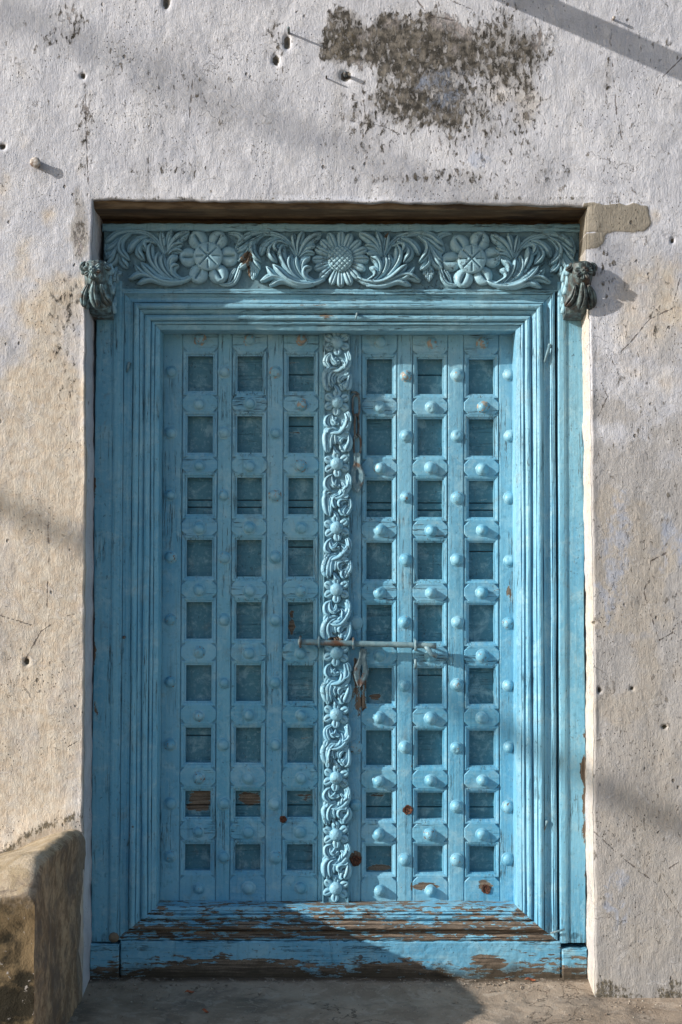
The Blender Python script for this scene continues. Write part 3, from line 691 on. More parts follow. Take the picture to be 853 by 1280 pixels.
def hatch(x, z):
    g = 0
    for s in (1, -1):
        u = (x + s * z) * .7071; u = (u + .006) % .012 - .006; g = max(g, .005 * math.exp(-(u / .0015) ** 2))
    return g
rosette(260.5, 322.5, 6, 13, 38, 25.5, 18, .024, star, off=R(30))
rosette(588.5, 325.5, 6, 13, 38, 25.5, 18, .024, star, off=R(24))
rosette(425, 325, 16, 13, 36, 11.5, 16.5, .022, hatch)
# seed cones and small leaves between rosettes and fronds
def cone(px, py, sgn):
    x, z = at(px, py, YC)
    m = MB(); V, Fc = dome(.024, .012, None, 8, 20); m.add([(a * .8, b, c * 1.25) for a, b, c in V], Fc)
    c = link('seed_cone', mesh('seed_cone', m.v, m.f, True), M['carv'], fr, (x, YC, z))
    V, Fc = lobe([(0, .010), (0, 0), (0, -.013)], .013, .008, n=8, groove=.3)
    sm = mesh('cone_scale', V, Fc, True); sm.materials.append(M['carv'])
    for r_, row in enumerate((1, 2, 3, 2, 1)):
        for q in range(row):
            link('cone_scale', sm, M['carv'], c, (x + (q - (row - 1) / 2) * .0125, YC - .008, z + .020 - r_ * .0105), (0, random.uniform(-.25, .25), 0))
cone(316, 338, 1); cone(535, 340, -1)
def pl(pts, wpx, H, name='curled_leaf', m='carv', Y=YC, **k):
    return lobe_obj(name, [at(a, b, Y) for a, b in pts], wpx / 385, M[m], fr, Y, H, **k)
for mir in (0, 1):
    f = (lambda x: 849 - x) if mir else (lambda x: x)
    for P, w_, H in (([(268, 350), (280, 357), (292, 354), (298, 342), (300, 332)], 7, .014), ([(285, 356), (289, 345), (295, 336)], 6, .012), ([(300, 300), (296, 312), (303, 322)], 6, .010),
                     ([(285, 292), (298, 294), (304, 302)], 8, .010), ([(318, 318), (316, 310), (320, 300)], 5, .012), ([(152, 357), (146, 352), (146, 344), (153, 342)], 8, .015), ([(140, 335), (135, 345), (140, 352)], 8, .012),
                     ([(136, 295), (133, 310), (136, 325)], 7, .012)):
        pl([(f(a), b) for a, b in P], w_, H)

# carved brackets at the heads of the pilasters
def bracket(cx_px, side):
    """side -1 left, +1 right; leans out of the wall over the pilaster head"""
    x, z = at(cx_px, 368, YF); hw = .040
    m = MB()
    rows = [(.072, -.185, .96), (.064, -.200, 1.03), (.035, -.200, .98), (.005, -.185, .94), (-.02, -.165, .92), (-.05, -.135, .9), (-.074, -.09, .88), (-.084, -.02, .85)]
    V = []; k = 7
    for (dz, dy, s) in rows:
        for j in range(k):
            a = -1 + 2 * j / (k - 1); V.append((x + a * hw * s, YF + .0 + dy * (1 - .25 * abs(a) ** 3), z + dz + random.uniform(-.002, .002)))
    nr = len(rows); Fc = [(i * k + j, (i + 1) * k + j, (i + 1) * k + j + 1, i * k + j + 1) for i in range(nr - 1) for j in range(k - 1)]
    b0 = len(V)
    for (dz, dy, s) in rows: V += [(x - hw * s, YF + .06, z + dz), (x + hw * s, YF + .06, z + dz)]
    for i in range(nr - 1):
        Fc.append((i * k, b0 + 2 * i, b0 + 2 * i + 2, (i + 1) * k)); Fc.append((i * k + k - 1, (i + 1) * k + k - 1, b0 + 2 * i + 3, b0 + 2 * i + 1))
    Fc.append(tuple([j for j in range(k)] + [b0 + 1, b0])); Fc.append(tuple([(nr - 1) * k + j for j in range(k - 1, -1, -1)] + [b0 + 2 * nr - 2, b0 + 2 * nr - 1]))
    m.add(V, Fc)
    BM = M['bracket'] if side < 0 else M['bracket_dark']
    br = m.build('carved_bracket', BM, fr, (x, YF, z))
    br['label'] = 'dark grimy carved bracket at the %s pilaster head' % ('left' if side < 0 else 'right')
    # flower on the nose
    nose = Vector((x + side * .004, YF - .192, z + .040))
    V, Fc = dome(.013, .012, hatch, 8, 20, base=.006)
    link('bracket_flower_centre', mesh('bracket_flower_centre', V, Fc, True), BM, br, nose)
    pm = petal_mesh('bracket_petal', .006, .030, .017, .012, n=9); pm.materials.append(BM)
    for q in range(8):
        link('bracket_petal', pm, BM, br, nose + Vector((0, .003, 0)), (0, 2 * math.pi * q / 8 + .2, random.uniform(-.25, .25)))
    # hanging leaves: front and both flanks
    for (ox, oy, oz, ln, wd, rx, rz) in ((0, -.188, .004, .085, .030, .45, 0), (-.020, -.175, .0, .075, .024, .4, .35), (.020, -.175, .0, .075, .024, .4, -.35), (-.012, -.155, -.03, .05, .022, .4, .5), (.012, -.155, -.03, .05, .022, .4, -.5),
                                         (.030, -.17, .07, .03, .018, .2, -.5), (-.030, -.17, .07, .03, .018, .2, .5)):
        V, Fc = lobe([(0, 0), (.004 * side, -ln * .5), (-.006 * side, -ln)], wd, .013, n=11, groove=.5)
        link('bracket_leaf', mesh('bracket_leaf', V, Fc, True), BM, br, Vector((x, YF, z)) + Vector((ox, oy, oz)), (rx, rz, 0))
    for fl in (-1, 1):
        for q, (dy, dz, a) in enumerate(((-.05, .05, .2), (-.10, .06, -.3), (-.15, .05, .1), (-.05, .015, .5), (-.09, .0, -.2), (-.03, -.03, .3), (-.05, -.055, -.3), (-.02, .075, .8), (-.13, .02, .5))):
            V, Fc = lobe([(0, .018), (.003, 0), (-.002, -.018)], .020, .009, n=8, groove=.5)
            link('flank_leaf', mesh('flank_leaf', V, Fc, True), M['carv'] if fl == -side else BM, br, Vector((x + fl * hw * .93, YF + dy, z + dz)), (a * .3, a, R(90) * fl))
bracket(129.5, -1); bracket(716, 1)

# ------------------------------------------------------------------ door leaves
LX0 = at(201, 800, YL)[0]; LX1 = at(652, 800, YL)[0]
LZ1 = at(0, 412, YL)[1] + .02; LZ0 = at(0, 1134, YL)[1]
def stud_mesh(r, H, seed):
    rr = random.Random(seed)
    dx, dz, dd = rr.uniform(-r, r), rr.uniform(-r, r), rr.uniform(0, .006)
    V, Fc = dome(r, H, lambda x, z: rr.uniform(-.0005, .0005) + dd * math.exp(-((x - dx) ** 2 + (z - dz) ** 2) / (r * .5) ** 2), 7, 22, base=.0015)
    # beaten flange round the foot
    n0 = len(V); n = 22
    for i, (q, y) in enumerate(((1.0, -.0022), (1.20, -.0016), (1.25, .0006))):
        for k in range(n):
            a = 2 * math.pi * k / n; e = r * q * (1 + rr.uniform(-.03, .03) * i); V.append((e * math.cos(a), y, e * math.sin(a)))
    Fc += [(n0 + i * n + k, n0 + i * n + (k + 1) % n, n0 + (i + 1) * n + (k + 1) % n, n0 + (i + 1) * n + k) for i in range(2) for k in range(n)]
    return mesh('stud', V, Fc, True)
STUDS = [stud_mesh(.0180 * s, .0155 * h, i) for i, (s, h) in enumerate(((1, 1), (.93, 1.1), (1.05, .85), (.98, 1), (1.02, 1.15), (.96, .8), (1.03, 1), (1, .95), (.9, 1.2)))]
FLAT = stud_mesh(.019, .003, 99)
ROWS = [(445, 489), (520, 566), (597, 643), (675, 721), (753, 799), (832, 877), (910, 954), (989, 1022), (1056, 1089)]
def ring_mesh(x0, x1, z0, z1):
    pr = [(0, .032), (0, .0075), (.0045, .007), (.0052, .0035), (.0085, .0018), (.0125, .0005), (.0143, .0010), (.0147, .007), (.0175, .007)]
    V = []; Fc = []
    for (u, d) in pr:
        V += [(x0 - u, d, z0 - u), (x1 + u, d, z0 - u), (x1 + u, d, z1 + u), (x0 - u, d, z1 + u)]
    for i in range(len(pr) - 1):
        for k in range(4):
            a = i * 4 + k; b = i * 4 + (k + 1) % 4; Fc.append((a, b, b + 4, a + 4)[::-1])
    return V, Fc
def leaf(side):
    cols = [(233, 265), (295.5, 327), (360, 392)] if side < 0 else [(458.5, 490.5), (522.5, 554), (587, 618.5)]
    dpy = 0 if side < 0 else 3
    lab = 'left leaf of the blue door, carved strip along its meeting edge' if side < 0 else 'right leaf of the blue door, partly sunlit, holding chain and hasp'
    cx_ = at(312 if side < 0 else 545, 800, YL)[0]
    root = empty('door_leaf', (cx_, YL, LZ0), lab, 'door leaf', 'pair of leaves of the blue studded door')
    PX = [(at(a, 780, YL)[0], at(b, 780, YL)[0]) for a, b in cols]
    PZ = [(at(0, b + dpy * (.6 if i > 6 else 1), YL)[1], at(0, a + dpy * (.6 if i > 6 else 1), YL)[1]) for i, (a, b) in enumerate(ROWS)]   # (z0,z1), top row first
    E0 = LX0 + .003 if side < 0 else at(426, 800, YL)[0] + .001
    E1 = at(426, 800, YL)[0] - .001 if side < 0 else LX1 - .003
    g = .0175
    # core just under the face, around the openings
    m = MB(); xs = [E0] + [v for p in PX for v in p] + [E1]
    for i in range(0, 8, 2): m.box(xs[i], xs[i + 1], YL + .0075, YL + .034, LZ0 + .001, LZ1 - .001)
    zz = [LZ1 - .001] + [v for p in PZ for v in (p[1], p[0])] + [LZ0 + .001]
    for c in PX:
        for i in range(0, len(zz), 2): m.box(c[0] + .00001, c[1] - .00001, YL + .0078, YL + .0335, zz[i + 1], zz[i])
    m.build('leaf_core', M['leaf'], root, (cx_, YL, LZ0))
    # stiles
    st = [(E0, PX[0][0] - g)] + [(PX[i][1] + g, PX[i + 1][0] - g) for i in range(2)] + [(PX[2][1] + g, E1)]
    for a, b in st:
        j = random.uniform(-.0006, .0006); n = 60; V = []; prf = [(0, .0034), (.0013, .0007), (.004, 0), ((b - a) / 2, -.0006), (b - a - .004, 0), (b - a - .0013, .0007), (b - a, .0034)]
        for i in range(n + 1):
            z = LZ0 + (LZ1 - LZ0) * i / n
            for q, (u, d) in enumerate(prf): V.append((a + u + random.uniform(-.0003, .0003), YL + j + d + random.uniform(-.00025, .00025), z))
        Fc = [(i * 7 + q, i * 7 + q + 1, (i + 1) * 7 + q + 1, (i + 1) * 7 + q) for i in range(n) for q in range(6)]
        MB().add(V, Fc).build('stile', M['leaf'], root, (a, YL, LZ0))
    # rails (octagonal blocks) and the openings
    top = LZ1; edges = [LZ1] + [v for p in PZ for v in (p[1], p[0])] + [LZ0]
    for ci, (c0, c1) in enumerate(PX):
        a, b = c0 - g + .0007, c1 + g - .0007
        for r_ in range(10):
            zt_ = edges[2 * r_] - (g * .72 if r_ else 0); zb_ = edges[2 * r_ + 1] + (g * .72 if r_ < 9 else 0)
            if zt_ - zb_ < .012: continue
            ch = .0165; hh = (zt_ - zb_)
            ch = min(ch, hh * .40)
            P = [(a, zb_ + (ch if r_ < 9 else 0)), (a + ch, zb_) if r_ < 9 else (a + .0001, zb_), (b - ch, zb_) if r_ < 9 else (b - .0001, zb_), (b, zb_ + (ch if r_ < 9 else .0001)),
                 (b, zt_ - (ch if r_ else .0001)), (b - ch if r_ else b - .0001, zt_), (a + ch if r_ else a + .0001, zt_), (a, zt_ - (ch if r_ else .0002))]
            if r_ == 9: P = [(a, zb_), (b, zb_), (b, zt_ - ch), (b - ch, zt_), (a + ch, zt_), (a, zt_ - ch)]
            if r_ == 0: P = [(a, zb_ + ch), (a + ch, zb_), (b - ch, zb_), (b, zb_ + ch), (b, zt_), (a, zt_)]
            j = random.uniform(-.0006, .0008)
            mm = MB(); mm.plate(P, YL - .0003 + j, YL + .0074, .0024)
            mm.build('rail', M['rail'], root, ((a + b) / 2, YL, (zt_ + zb_) / 2), rot=(0, 0, 0))
        for r_, (z0, z1) in enumerate(PZ):
            V, Fc = ring_mesh(c0 + random.uniform(-.0006, .0006), c1 + random.uniform(-.0006, .0006), z0 + random.uniform(-.0006, .0006), z1 + random.uniform(-.0006, .0006))
            V = [(x, y + YL, z) for x, y, z in V]
            MB().add(V, Fc).build('pane_moulding', M['leaf'], root, ((c0 + c1) / 2, YL, (z0 + z1) / 2))
            # recessed panel; the third row shows the joints of its boards
            mm = MB(); y = YL + .032; jit = .0015
            if r_ == 2: cuts = [z0 - .006, z0 + .024, z0 + .048, z1 + .006]
            elif r_ == 7: cuts = [z0 - .006, z0 + .035, z1 + .006]
            elif random.random() < .18: cuts = [z0 - .006, z0 + random.uniform(.03, .1), z1 + .006]
            else: cuts = [z0 - .006, z1 + .006]
            for q in range(len(cuts) - 1):
                yy = y + random.uniform(0, .004)
                mm.box(c0 - .006, c1 + .006, yy, y + .02, cuts[q] + (.0016 if q else 0), cuts[q + 1] - (.0012 if q < len(cuts) - 2 else 0), .002)
            # dark boarding behind the joints
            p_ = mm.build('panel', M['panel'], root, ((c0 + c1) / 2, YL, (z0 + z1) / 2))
    # backing boards
    mm = MB(); mm.box(E0 + .004, E1 - .004, YL + .054, YL + .066, LZ0 + .004, LZ1 - .004); mm.build('back_boards', M['timber'], root, (cx_, YL, LZ0))
    # studs
    def stud(px, py, flat=False, Y=YL, name='stud'):
        x, z = at(px + random.uniform(-.8, .8), py + random.uniform(-.8, .8), Y)
        return link(name, FLAT if flat else random.choice(STUDS), M['stud'], root, (x, Y - .0004, z), (random.uniform(-.06, .06), random.uniform(0, 6.28), random.uniform(-.06, .06)))
    for (c0, c1) in cols:
        for r_ in range(10):
            py = 425 if r_ == 0 else (1110 if r_ == 9 else (ROWS[r_ - 1][1] + ROWS[r_][0]) / 2 + 1)
            if side > 0 and r_ == 9 and c0 > 580: continue      # this one is lost, only its rusty hole is left
            stud((c0 + c1) / 2 + .5, py + dpy)
    sx_ = (214, 280.5, 344.5) if side < 0 else (443, 507, 572, 637)
    for px in sx_:
        for r_, (a, b) in enumerate(ROWS):
            py = (a + b) / 2 - 1 + dpy
            if px == 443:
                if r_ in (4, 6, 7): stud(px + 2, py, r_ != 7)
                continue
            if px == 507 and r_ == 7: continue
            stud(px, py)
    return root, PX, PZ
left, LPX, LPZ = leaf(-1); right, RPX, RPZ = leaf(1)
def hole(px, py, r, parent):
    x, z = at(px, py, YL)
    V = []; Fc = []; n = 18
    for i, (rad, y) in enumerate(((r * 1.35, -.0025), (r * 1.0, -.003), (r * .8, -.0008))):
        for k in range(n):
            q = 2 * math.pi * k / n; rr = rad * random.uniform(.85, 1.12); V.append((rr * math.cos(q), y, rr * math.sin(q)))
    for i in range(2):
        for k in range(n): Fc.append((i * n + k, i * n + (k + 1) % n, (i + 1) * n + (k + 1) % n, (i + 1) * n + k)[::-1])
    Fc.append(tuple(2 * n + k for k in range(n))[::-1])
    o = link('rusty_stud_hole', mesh('rusty_stud_hole', V, Fc), M['rust'], parent, (x, YL - .0006, z)); o['label'] = 'rusty hole where a stud is lost'
M['rust'] = simple('rusty_hole', [(0.03, 0.015, 0.01), (0.17, 0.06, 0.03), (0.09, 0.03, 0.015)], 150, .8)
hole(510.5, 1012, .012, right); hole(446, 1076, .013, right); hole(609, 1111, .012, right); hole(355, 1024, .009, left)

M['sground'] = paint('dark_strip_ground', 'n', .76, dust=.4, rough=.6, speck=.8, tint=((0.05, 0.12, 0.15), .55))  # tinted darker than the leaves and flowers on the strip
# carved strip on the meeting edge of the left leaf
YS = YL - .022
SX0, SX1 = at(404.5, 800, YS)[0], at(437, 800, YS)[0]
strip = None
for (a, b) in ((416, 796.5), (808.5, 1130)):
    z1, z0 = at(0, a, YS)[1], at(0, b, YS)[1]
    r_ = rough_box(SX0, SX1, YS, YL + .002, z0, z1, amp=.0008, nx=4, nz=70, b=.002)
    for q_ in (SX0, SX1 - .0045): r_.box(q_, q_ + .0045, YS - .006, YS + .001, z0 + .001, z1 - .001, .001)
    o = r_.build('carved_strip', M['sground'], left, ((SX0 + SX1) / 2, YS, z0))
    if strip is None: strip = o
    else: strip2 = o
SK = 55 / 361
FLW = [428, 503, 580, 660, 737, 816, 893, 972, 1043, 1110]
pmesh = petal_mesh('strip_petal', .014, .0450, .0285, .011, n=12, g=.6, rnd=True); pmesh.materials.append(M['strip'])
LOB = [([(242, 232), (262, 290), (238, 350), (185, 398), (118, 402)], 42, .014), ([(262, 262), (258, 320), (225, 352)], 30, .013), ([(205, 285), (222, 320), (215, 370)], 26, .012), ([(200, 330), (205, 360), (185, 390)], 22, .011),
       ([(175, 362), (120, 365), (86, 410), (80, 470), (90, 545)], 46, .013), ([(170, 372), (128, 400), (112, 460), (120, 530)], 30, .014), ([(175, 380), (150, 410), (142, 450), (155, 492)], 30, .014),
       ([(130, 228), (88, 262), (84, 310), (115, 348)], 30, .013), ([(118, 240), (128, 290), (165, 322)], 30, .012), ([(168, 262), (150, 290), (128, 300)], 22, .012), ([(120, 345), (90, 360), (82, 395)], 30, .010),
       ([(270, 400), (272, 460), (255, 510), (235, 545)], 34, .012), ([(262, 430), (215, 425), (192, 450), (205, 480)], 32, .013), ([(250, 470), (225, 490), (215, 525), (232, 545)], 28, .012), ([(190, 470), (200, 500), (215, 520)], 22, .010),
       ([(100, 440), (97, 500), (104, 555)], 26, .010), ([(150, 300), (172, 312), (192, 302)], 20, .008), ([(205, 398), (236, 402), (264, 392)], 24, .008), ([(140, 500), (160, 535), (172, 560)], 22, .009), ([(255, 215), (272, 250), (274, 300)], 22, .009)]
for i, fy in enumerate(FLW):
    host = strip if fy < 800 else strip2
    x, z = at(421, fy, YS)
    V, Fc = dome(.0212, .016, lambda a, b: random.uniform(-.0008, .0008), 8, 24, base=.008)
    c = link('strip_flower_boss', mesh('strip_flower_boss', V, Fc, True), M['strip'], host, (x, YS, z))
    rot0 = random.uniform(-.1, .1)
    for k in range(6):
        o = link('strip_petal', pmesh, M['strip'], host, (x, YS, z), (0, rot0 + math.pi / 3 * k, 0))
    if i == 9: continue
    gap = FLW[i + 1] - fy; s = gap / 76.2
    # one scroll of leaves = one sub-part
    m = MB(); fl = False
    for (P, w_, H) in LOB:
        Q = []
        for (a, b) in P:
            yy = (b - 140) * SK * s + fy
            Q.append(at(395 + a * SK + .6 + random.uniform(-1.1, 1.1), yy + random.uniform(-1.3, 1.3), YS))
        V, Fc = lobe(Q, w_ * SK / 380 * random.uniform(1.6, 1.95), H * random.uniform(.62, .9), n=12, groove=random.uniform(.4, .65), lean=random.choice((-.25, .25)))
        m.add([(v[0], YS + v[1] - .0002 * len(m.f) / 120, v[2]) for v in V], Fc)
    m.build('leaf_scroll', M['strip'], host, (x, YS, at(421, fy + gap / 2, YS)[1]), smooth=True)

# ------------------------------------------------------------------ ironwork
def ring_pts(c, rx, rz, n=14, tilt=0, yaw=0):
    out = []
    for k in range(n + 1):
        a = 2 * math.pi * k / n; p = Vector((rx * math.cos(a), 0, rz * math.sin(a)))
        p = Matrix.Rotation(yaw, 3, 'Z') @ Matrix.Rotation(tilt, 3, 'X') @ p; out.append(Vector(c) + p)
    return out
def hasp_mesh(x, z1, z0, y, wd, t=.004):
    """pear-shaped plate with a slot, hanging from its narrow top end"""
    H = z1 - z0; out = []; inn = []; n = 40
    prof_ = [(0, .30), (.10, .40), (.25, .38), (.38, .62), (.55, 1), (.68, 1), (.80, .78), (.90, .42), (.96, .22), (1, .02)]
    ts = [i / 20 for i in range(21)]
    wf = lambda t_: float(np.interp(t_, [p[0] for p in prof_], [p[1] for p in prof_])) * wd / 2
    m = MB(); V = []; Fc = []
    for i, t_ in enumerate(ts):
        zc = z1 - H * t_; w1 = wf(t_); s = 0
        if .42 < t_ < .78: s = wd * .13 * math.sqrt(max(0, 1 - ((t_ - .60) / .18) ** 2))
        s = max(s, .00005)
        for (xx, dy) in ((-w1, .001), (-(w1 * .75 + s * .25), -.0015), (-s, 0), (s, 0), (w1 * .75 + s * .25, -.0015), (w1, .001)): V.append((x + xx, y + dy, zc))
    k = 6
    for i in range(20):
        for j in range(5):
            if j == 2 and .42 < (ts[i] + ts[i + 1]) / 2 < .78: continue
            a = i * k + j; Fc.append((a, a + k, a + k + 1, a + 1))
    m.add(V, Fc)
    bm = bmesh.new(); me = bpy.data.meshes.new('t'); me.from_pydata(m.v, [], m.f); bm.from_mesh(me)
    r = bmesh.ops.solidify(bm, geom=bm.faces[:], thickness=-t); bm.to_mesh(me); bm.free(); return me
chx, chz = at(443.5, 492, YL - .012)
chain = empty('door_chain', (chx, YL, chz), 'short iron door chain with slotted hasp hanging from a staple beside the carved strip', 'chain')
MB().tube([(chx - .010, YL + .004, chz + .006), (chx - .008, YL - .018, chz + .006), (chx + .004, YL - .026, chz + .003), (chx + .012, YL - .016, chz - .002), (chx + .012, YL + .004, chz - .002)], .0045, 8).build('staple', M['iron'], chain, (chx, YL, chz), True)
for k, py in enumerate((507, 532, 556)):
    x, z = at(445 + k * .8, py, YL - .014); m = MB()
    yw = (0.1, 1.0, .1)[k] * (1 if k % 2 == 0 else 1)
    pts = []
    for q in range(21):          # long pinched link
        a = 2 * math.pi * q / 20; pw = .0120
        pts.append(Vector((x, YL - .014, z)) + Matrix.Rotation(yw, 3, 'Z') @ Vector((math.copysign(pw, math.cos(a)) * abs(math.cos(a)) ** .5, 0, (.0345 if k != 1 else .038) * math.sin(a))))
    m.tube(pts, .0038, 8, False).build('chain_link', M['iron'], chain, (x, YL - .014, z), True)
x, z1 = at(446.5, 566, YL - .016); _, z0 = at(447, 615, YL - .016)
link('hasp_plate', hasp_mesh(0, 0, z0 - z1, 0, .046), M['iron_blue'], chain, (x, YL - .018, z1))
# sliding bolt
YB = YL - .036
bx0, bz = at(373, 802.5, YB); bx1, bz1 = at(546, 807, YB)
bolt = empty('slide_bolt', ((bx0 + bx1) / 2, YL, bz), 'long rusty iron slide bolt lying across both leaves of the blue door', 'bolt')
n_ = 24; pts = [(bx0 + (bx1 - bx0) * i / n_, YB + random.uniform(-.0006, .0006), bz + (bz1 - bz) * i / n_ + random.uniform(-.0005, .0005)) for i in range(n_ + 1)]
MB().tube(pts, [.0098 * random.uniform(.95, 1.05) for _ in pts], 12).build('bolt_rod', simple('bolt_iron', [(0.12, 0.22, 0.26), (0.22, 0.32, 0.34), (0.14, 0.075, 0.045)], 26, .5), bolt, (bx0, YB, bz), True)
for px in (376, 399.5, 442.5, 520):
    x, z = at(px, 802.5 + (px - 373) * .026, YB)
    pts = [(x, YL + .004, z + .016), (x, YB + .002, z + .0165), (x, YB - .010, z + .013), (x, YB - .0145, z), (x, YB - .010, z - .013), (x, YB + .002, z - .0165), (x, YL + .004, z - .016)]
    MB().tube(pts, .0042, 8).build('bolt_staple', M['iron_blue'] if px > 390 else M['iron'], bolt, (x, YL, z), True)
hx, hz = at(539, 812, YB)
MB().tube([(hx - .02, YB, hz + .012), (hx - .006, YB - .006, hz), (hx, YB - .006, hz - .012), (hx + .02, YB - .004, hz - .020)], [.008, .009, .008, .0095], 10).build('bolt_handle', M['iron_blue'], bolt, (hx, YB, hz), True)
hx, hz = at(520, 829, YL)
MB().tube([(hx, YL + .004, hz + .014), (hx, YL - .008, hz + .011), (hx, YL - .010, hz - .006), (hx, YL + .002, hz - .014)], .005, 8).build('lower_staple', M['iron_blue'], bolt, (hx, YL, hz), True)
x, z1 = at(455, 811, YL - .03); _, z0 = at(455, 858, YL - .03)
o = link('hasp_plate', hasp_mesh(0, 0, z0 - z1, 0, .044, .005), M['hasp'], bolt, (x, YL - .022, z1)); o.rotation_euler = (R(-3), R(6), 0)
MB().tube([(x + .004, YL - .02, z0 + .03), (x + .001, YL - .03, z0 + .016), (x - .004, YL - .027, z0 + .002)], [.004, .005, .003], 8).build('hasp_pin', M['iron'], bolt, (x, YL, z0), True)

# nails, hooks
def nail(px, py, Y, label, r=.005, ln=.035, mat='iron', head=1.6, lean=(0, 0), hang=0.0, group=None):
    x, z = at(px, py, Y); m = MB()
    p0 = Vector((x, Y + .012, z)); p1 = Vector((x + lean[0], Y - ln, z + lean[1]))
    m.tube([p0, p0.lerp(p1, .5), p1], r, 8)
    if head: 
        d = (p1 - p0).normalized(); m.tube([p1 - d * .004, p1, p1 + d * .003], [r * head * .8, r * head, r * head * .6], 10)
    if hang: m.tube([p1, p1 + Vector((-hang * .15, .004, -hang * .5)), p1 + Vector((-hang * .3, .006, -hang))], [r * .9, r * .8, r * .5], 7)
    o = m.build('iron_nail' if mat == 'iron' else 'painted_nail', M[mat], None, (x, Y, z), True); tag(o, label, 'nail', group)
nail(45, 206, 0, 'limewashed nail stub sticking out of the wall left of the door head', 0.014, .022, 'stone_nail', 1.25, (.0, .0))
nail(765, 24, 0, 'small nail high in the wall under the broad diagonal shadow, right of the stain', .004, .02, 'stone_nail', 1.4)
nail(360, 42, 0, 'iron nail beside the dark hole, left of the large brown stain', .004, .038, 'iron', 1.2, (0, .004))
nail(431, 94, 0, 'rusty nail stub in the round hole below the brown stain', .006, .018, 'iron', 1.2)
nail(407, 98, 0, 'thin nail in the wall just left of the round hole', .0028, .020, 'iron', 1.2)
nail(162, 455, YF + .01, 'bent nail in the left door jamb near its top', .0045, .012, 'iron_blue', 1.1, hang=.03)
nail(168, 1033, YF + .01, 'long bent nail hanging low on the left door jamb', .004, .014, 'iron_blue', 1.3, hang=.062)
nail(156, 797, YF + .006, 'short rusty peg in the left door jamb at bolt height', .005, .008, 'iron', 1.1)
nail(686, 432, YF + .01, 'thick bent nail in the right door jamb near its top', .006, .018, 'iron_blue', 1.0, hang=.055)
nail(684, 1026, YF + .01, 'bent nail low on the right door jamb above the sill', .0045, .012, 'iron_blue', 1.2, hang=.035)
nail(446, 393, YF + .01, 'curled nail in the middle of the head moulding above the carved strip', .004, .012, 'iron_blue', 1.1, hang=.02)
nail(452, 1196, YF, 'round rusty bolt head in the middle of the threshold board', .007, .004, 'iron', 1.1)
nail(144, 1172, YF, 'round brown wooden peg at the foot of the left pilaster', .015, .006, 'beam', 1.15)
x, z = at(697, 1163, YF)
o = MB().tube([(x - .02, YF - .006, z - .006), (x, YF - .016, z + .002), (x + .024, YF - .012, z + .008)], .0035, 8).build('wire_hook', M['iron_blue'], None, (x, YF, z), True)
tag(o, 'thin bent wire hook across the corner of the right jamb and sill', 'hook')

# ------------------------------------------------------------------ ground
def ground():
    xs = np.unique(np.concatenate([np.arange(-1.3, 1.3, .012), np.arange(-4, 4.01, .2), [-60, -25, -12, 12, 25, 60]]))
    ys = np.unique(np.concatenate([np.arange(-1.0, .36, .012), np.arange(-6, -1, .2), [-60, -25, -12]]))
    X, Y = np.meshgrid(xs, ys, indexing='ij')
    Z = np.where(Y > 0, -.02 + .02 * np.clip(Y / .15, 0, 1), -.02 + Y * .012)
    Z = Z + (.006 * fbm(X * 3, Y * 3, 3, 120) + .0035 * fbm(X * 22, Y * 22, 3, 130)) * (np.hypot(X, Y) < 6)
    Z = np.where(Y < -6, Y * .012 - .02, Z)
    I = np.arange(X.size).reshape(X.shape)
    q = np.stack([I[:-1, :-1], I[1:, :-1], I[1:, 1:], I[:-1, 1:]], -1).reshape(-1, 4)
    me = bpy.data.meshes.new('ground'); me.from_pydata(np.stack([X, Y, Z], -1).reshape(-1, 3).tolist(), [], q.tolist())
    me.polygons.foreach_set('use_smooth', [True] * len(me.polygons)); return me
def ground_mat():
    n = NB('worn_cement_ground'); p = n.vec(1, 1, 1)
    a = n.noise(p, 5, 6, .62, .5); b = n.noise(p, 40, 6, .65); c_ = n.noise(p, 240, 3, .6)
    c = n.mix(n.step(a, .35, .65), (0.25, 0.195, 0.145), (0.38, 0.305, 0.235))
    c = n.mix(n.mul(n.step(n.noise(n.vec(1, 1, 1, (3, 9, 1)), 3.2, 5, .6, .8), .50, .62), .6), c, (0.14, 0.12, 0.10))
    c = n.mix(n.mul(n.step(b, .55, .7), .5), c, (0.40, 0.34, 0.27))
    c = n.mix(n.mul(n.step(c_, .68, .72), .7), c, (0.6, 0.55, 0.48))
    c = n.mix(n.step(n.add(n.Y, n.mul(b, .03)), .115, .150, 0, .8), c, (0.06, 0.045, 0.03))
    ckg = n.math('ABSOLUTE', n.sub(n.noise(n.vec(1, 1, 1, (5, 2, 1)), 2.6, 7, .6, .3), .5)); cgm = n.step(ckg, .005, .0015)
    cgm = n.mul(cgm, n.step(n.noise(p, 2.2, 2), .52, .58)); c = n.mix(n.mul(cgm, .6), c, (0.05, 0.04, 0.03))
    c = n.mix(n.mul(n.step(n.noise(n.vec(1, 1, 1, (1, 1, 8)), 16, 7, .7, .6), .55, .60), .45), c, (0.45, 0.38, 0.31))
    n.bump(n.sub(n.add(n.add(n.mul(a, 2), b), n.mul(c_, .5)), n.mul(cgm, 1)), .9, .006)
    return n.fin(c, .9, .15)
g_ = link('ground', ground(), ground_mat()); tag(g_, kind='structure')

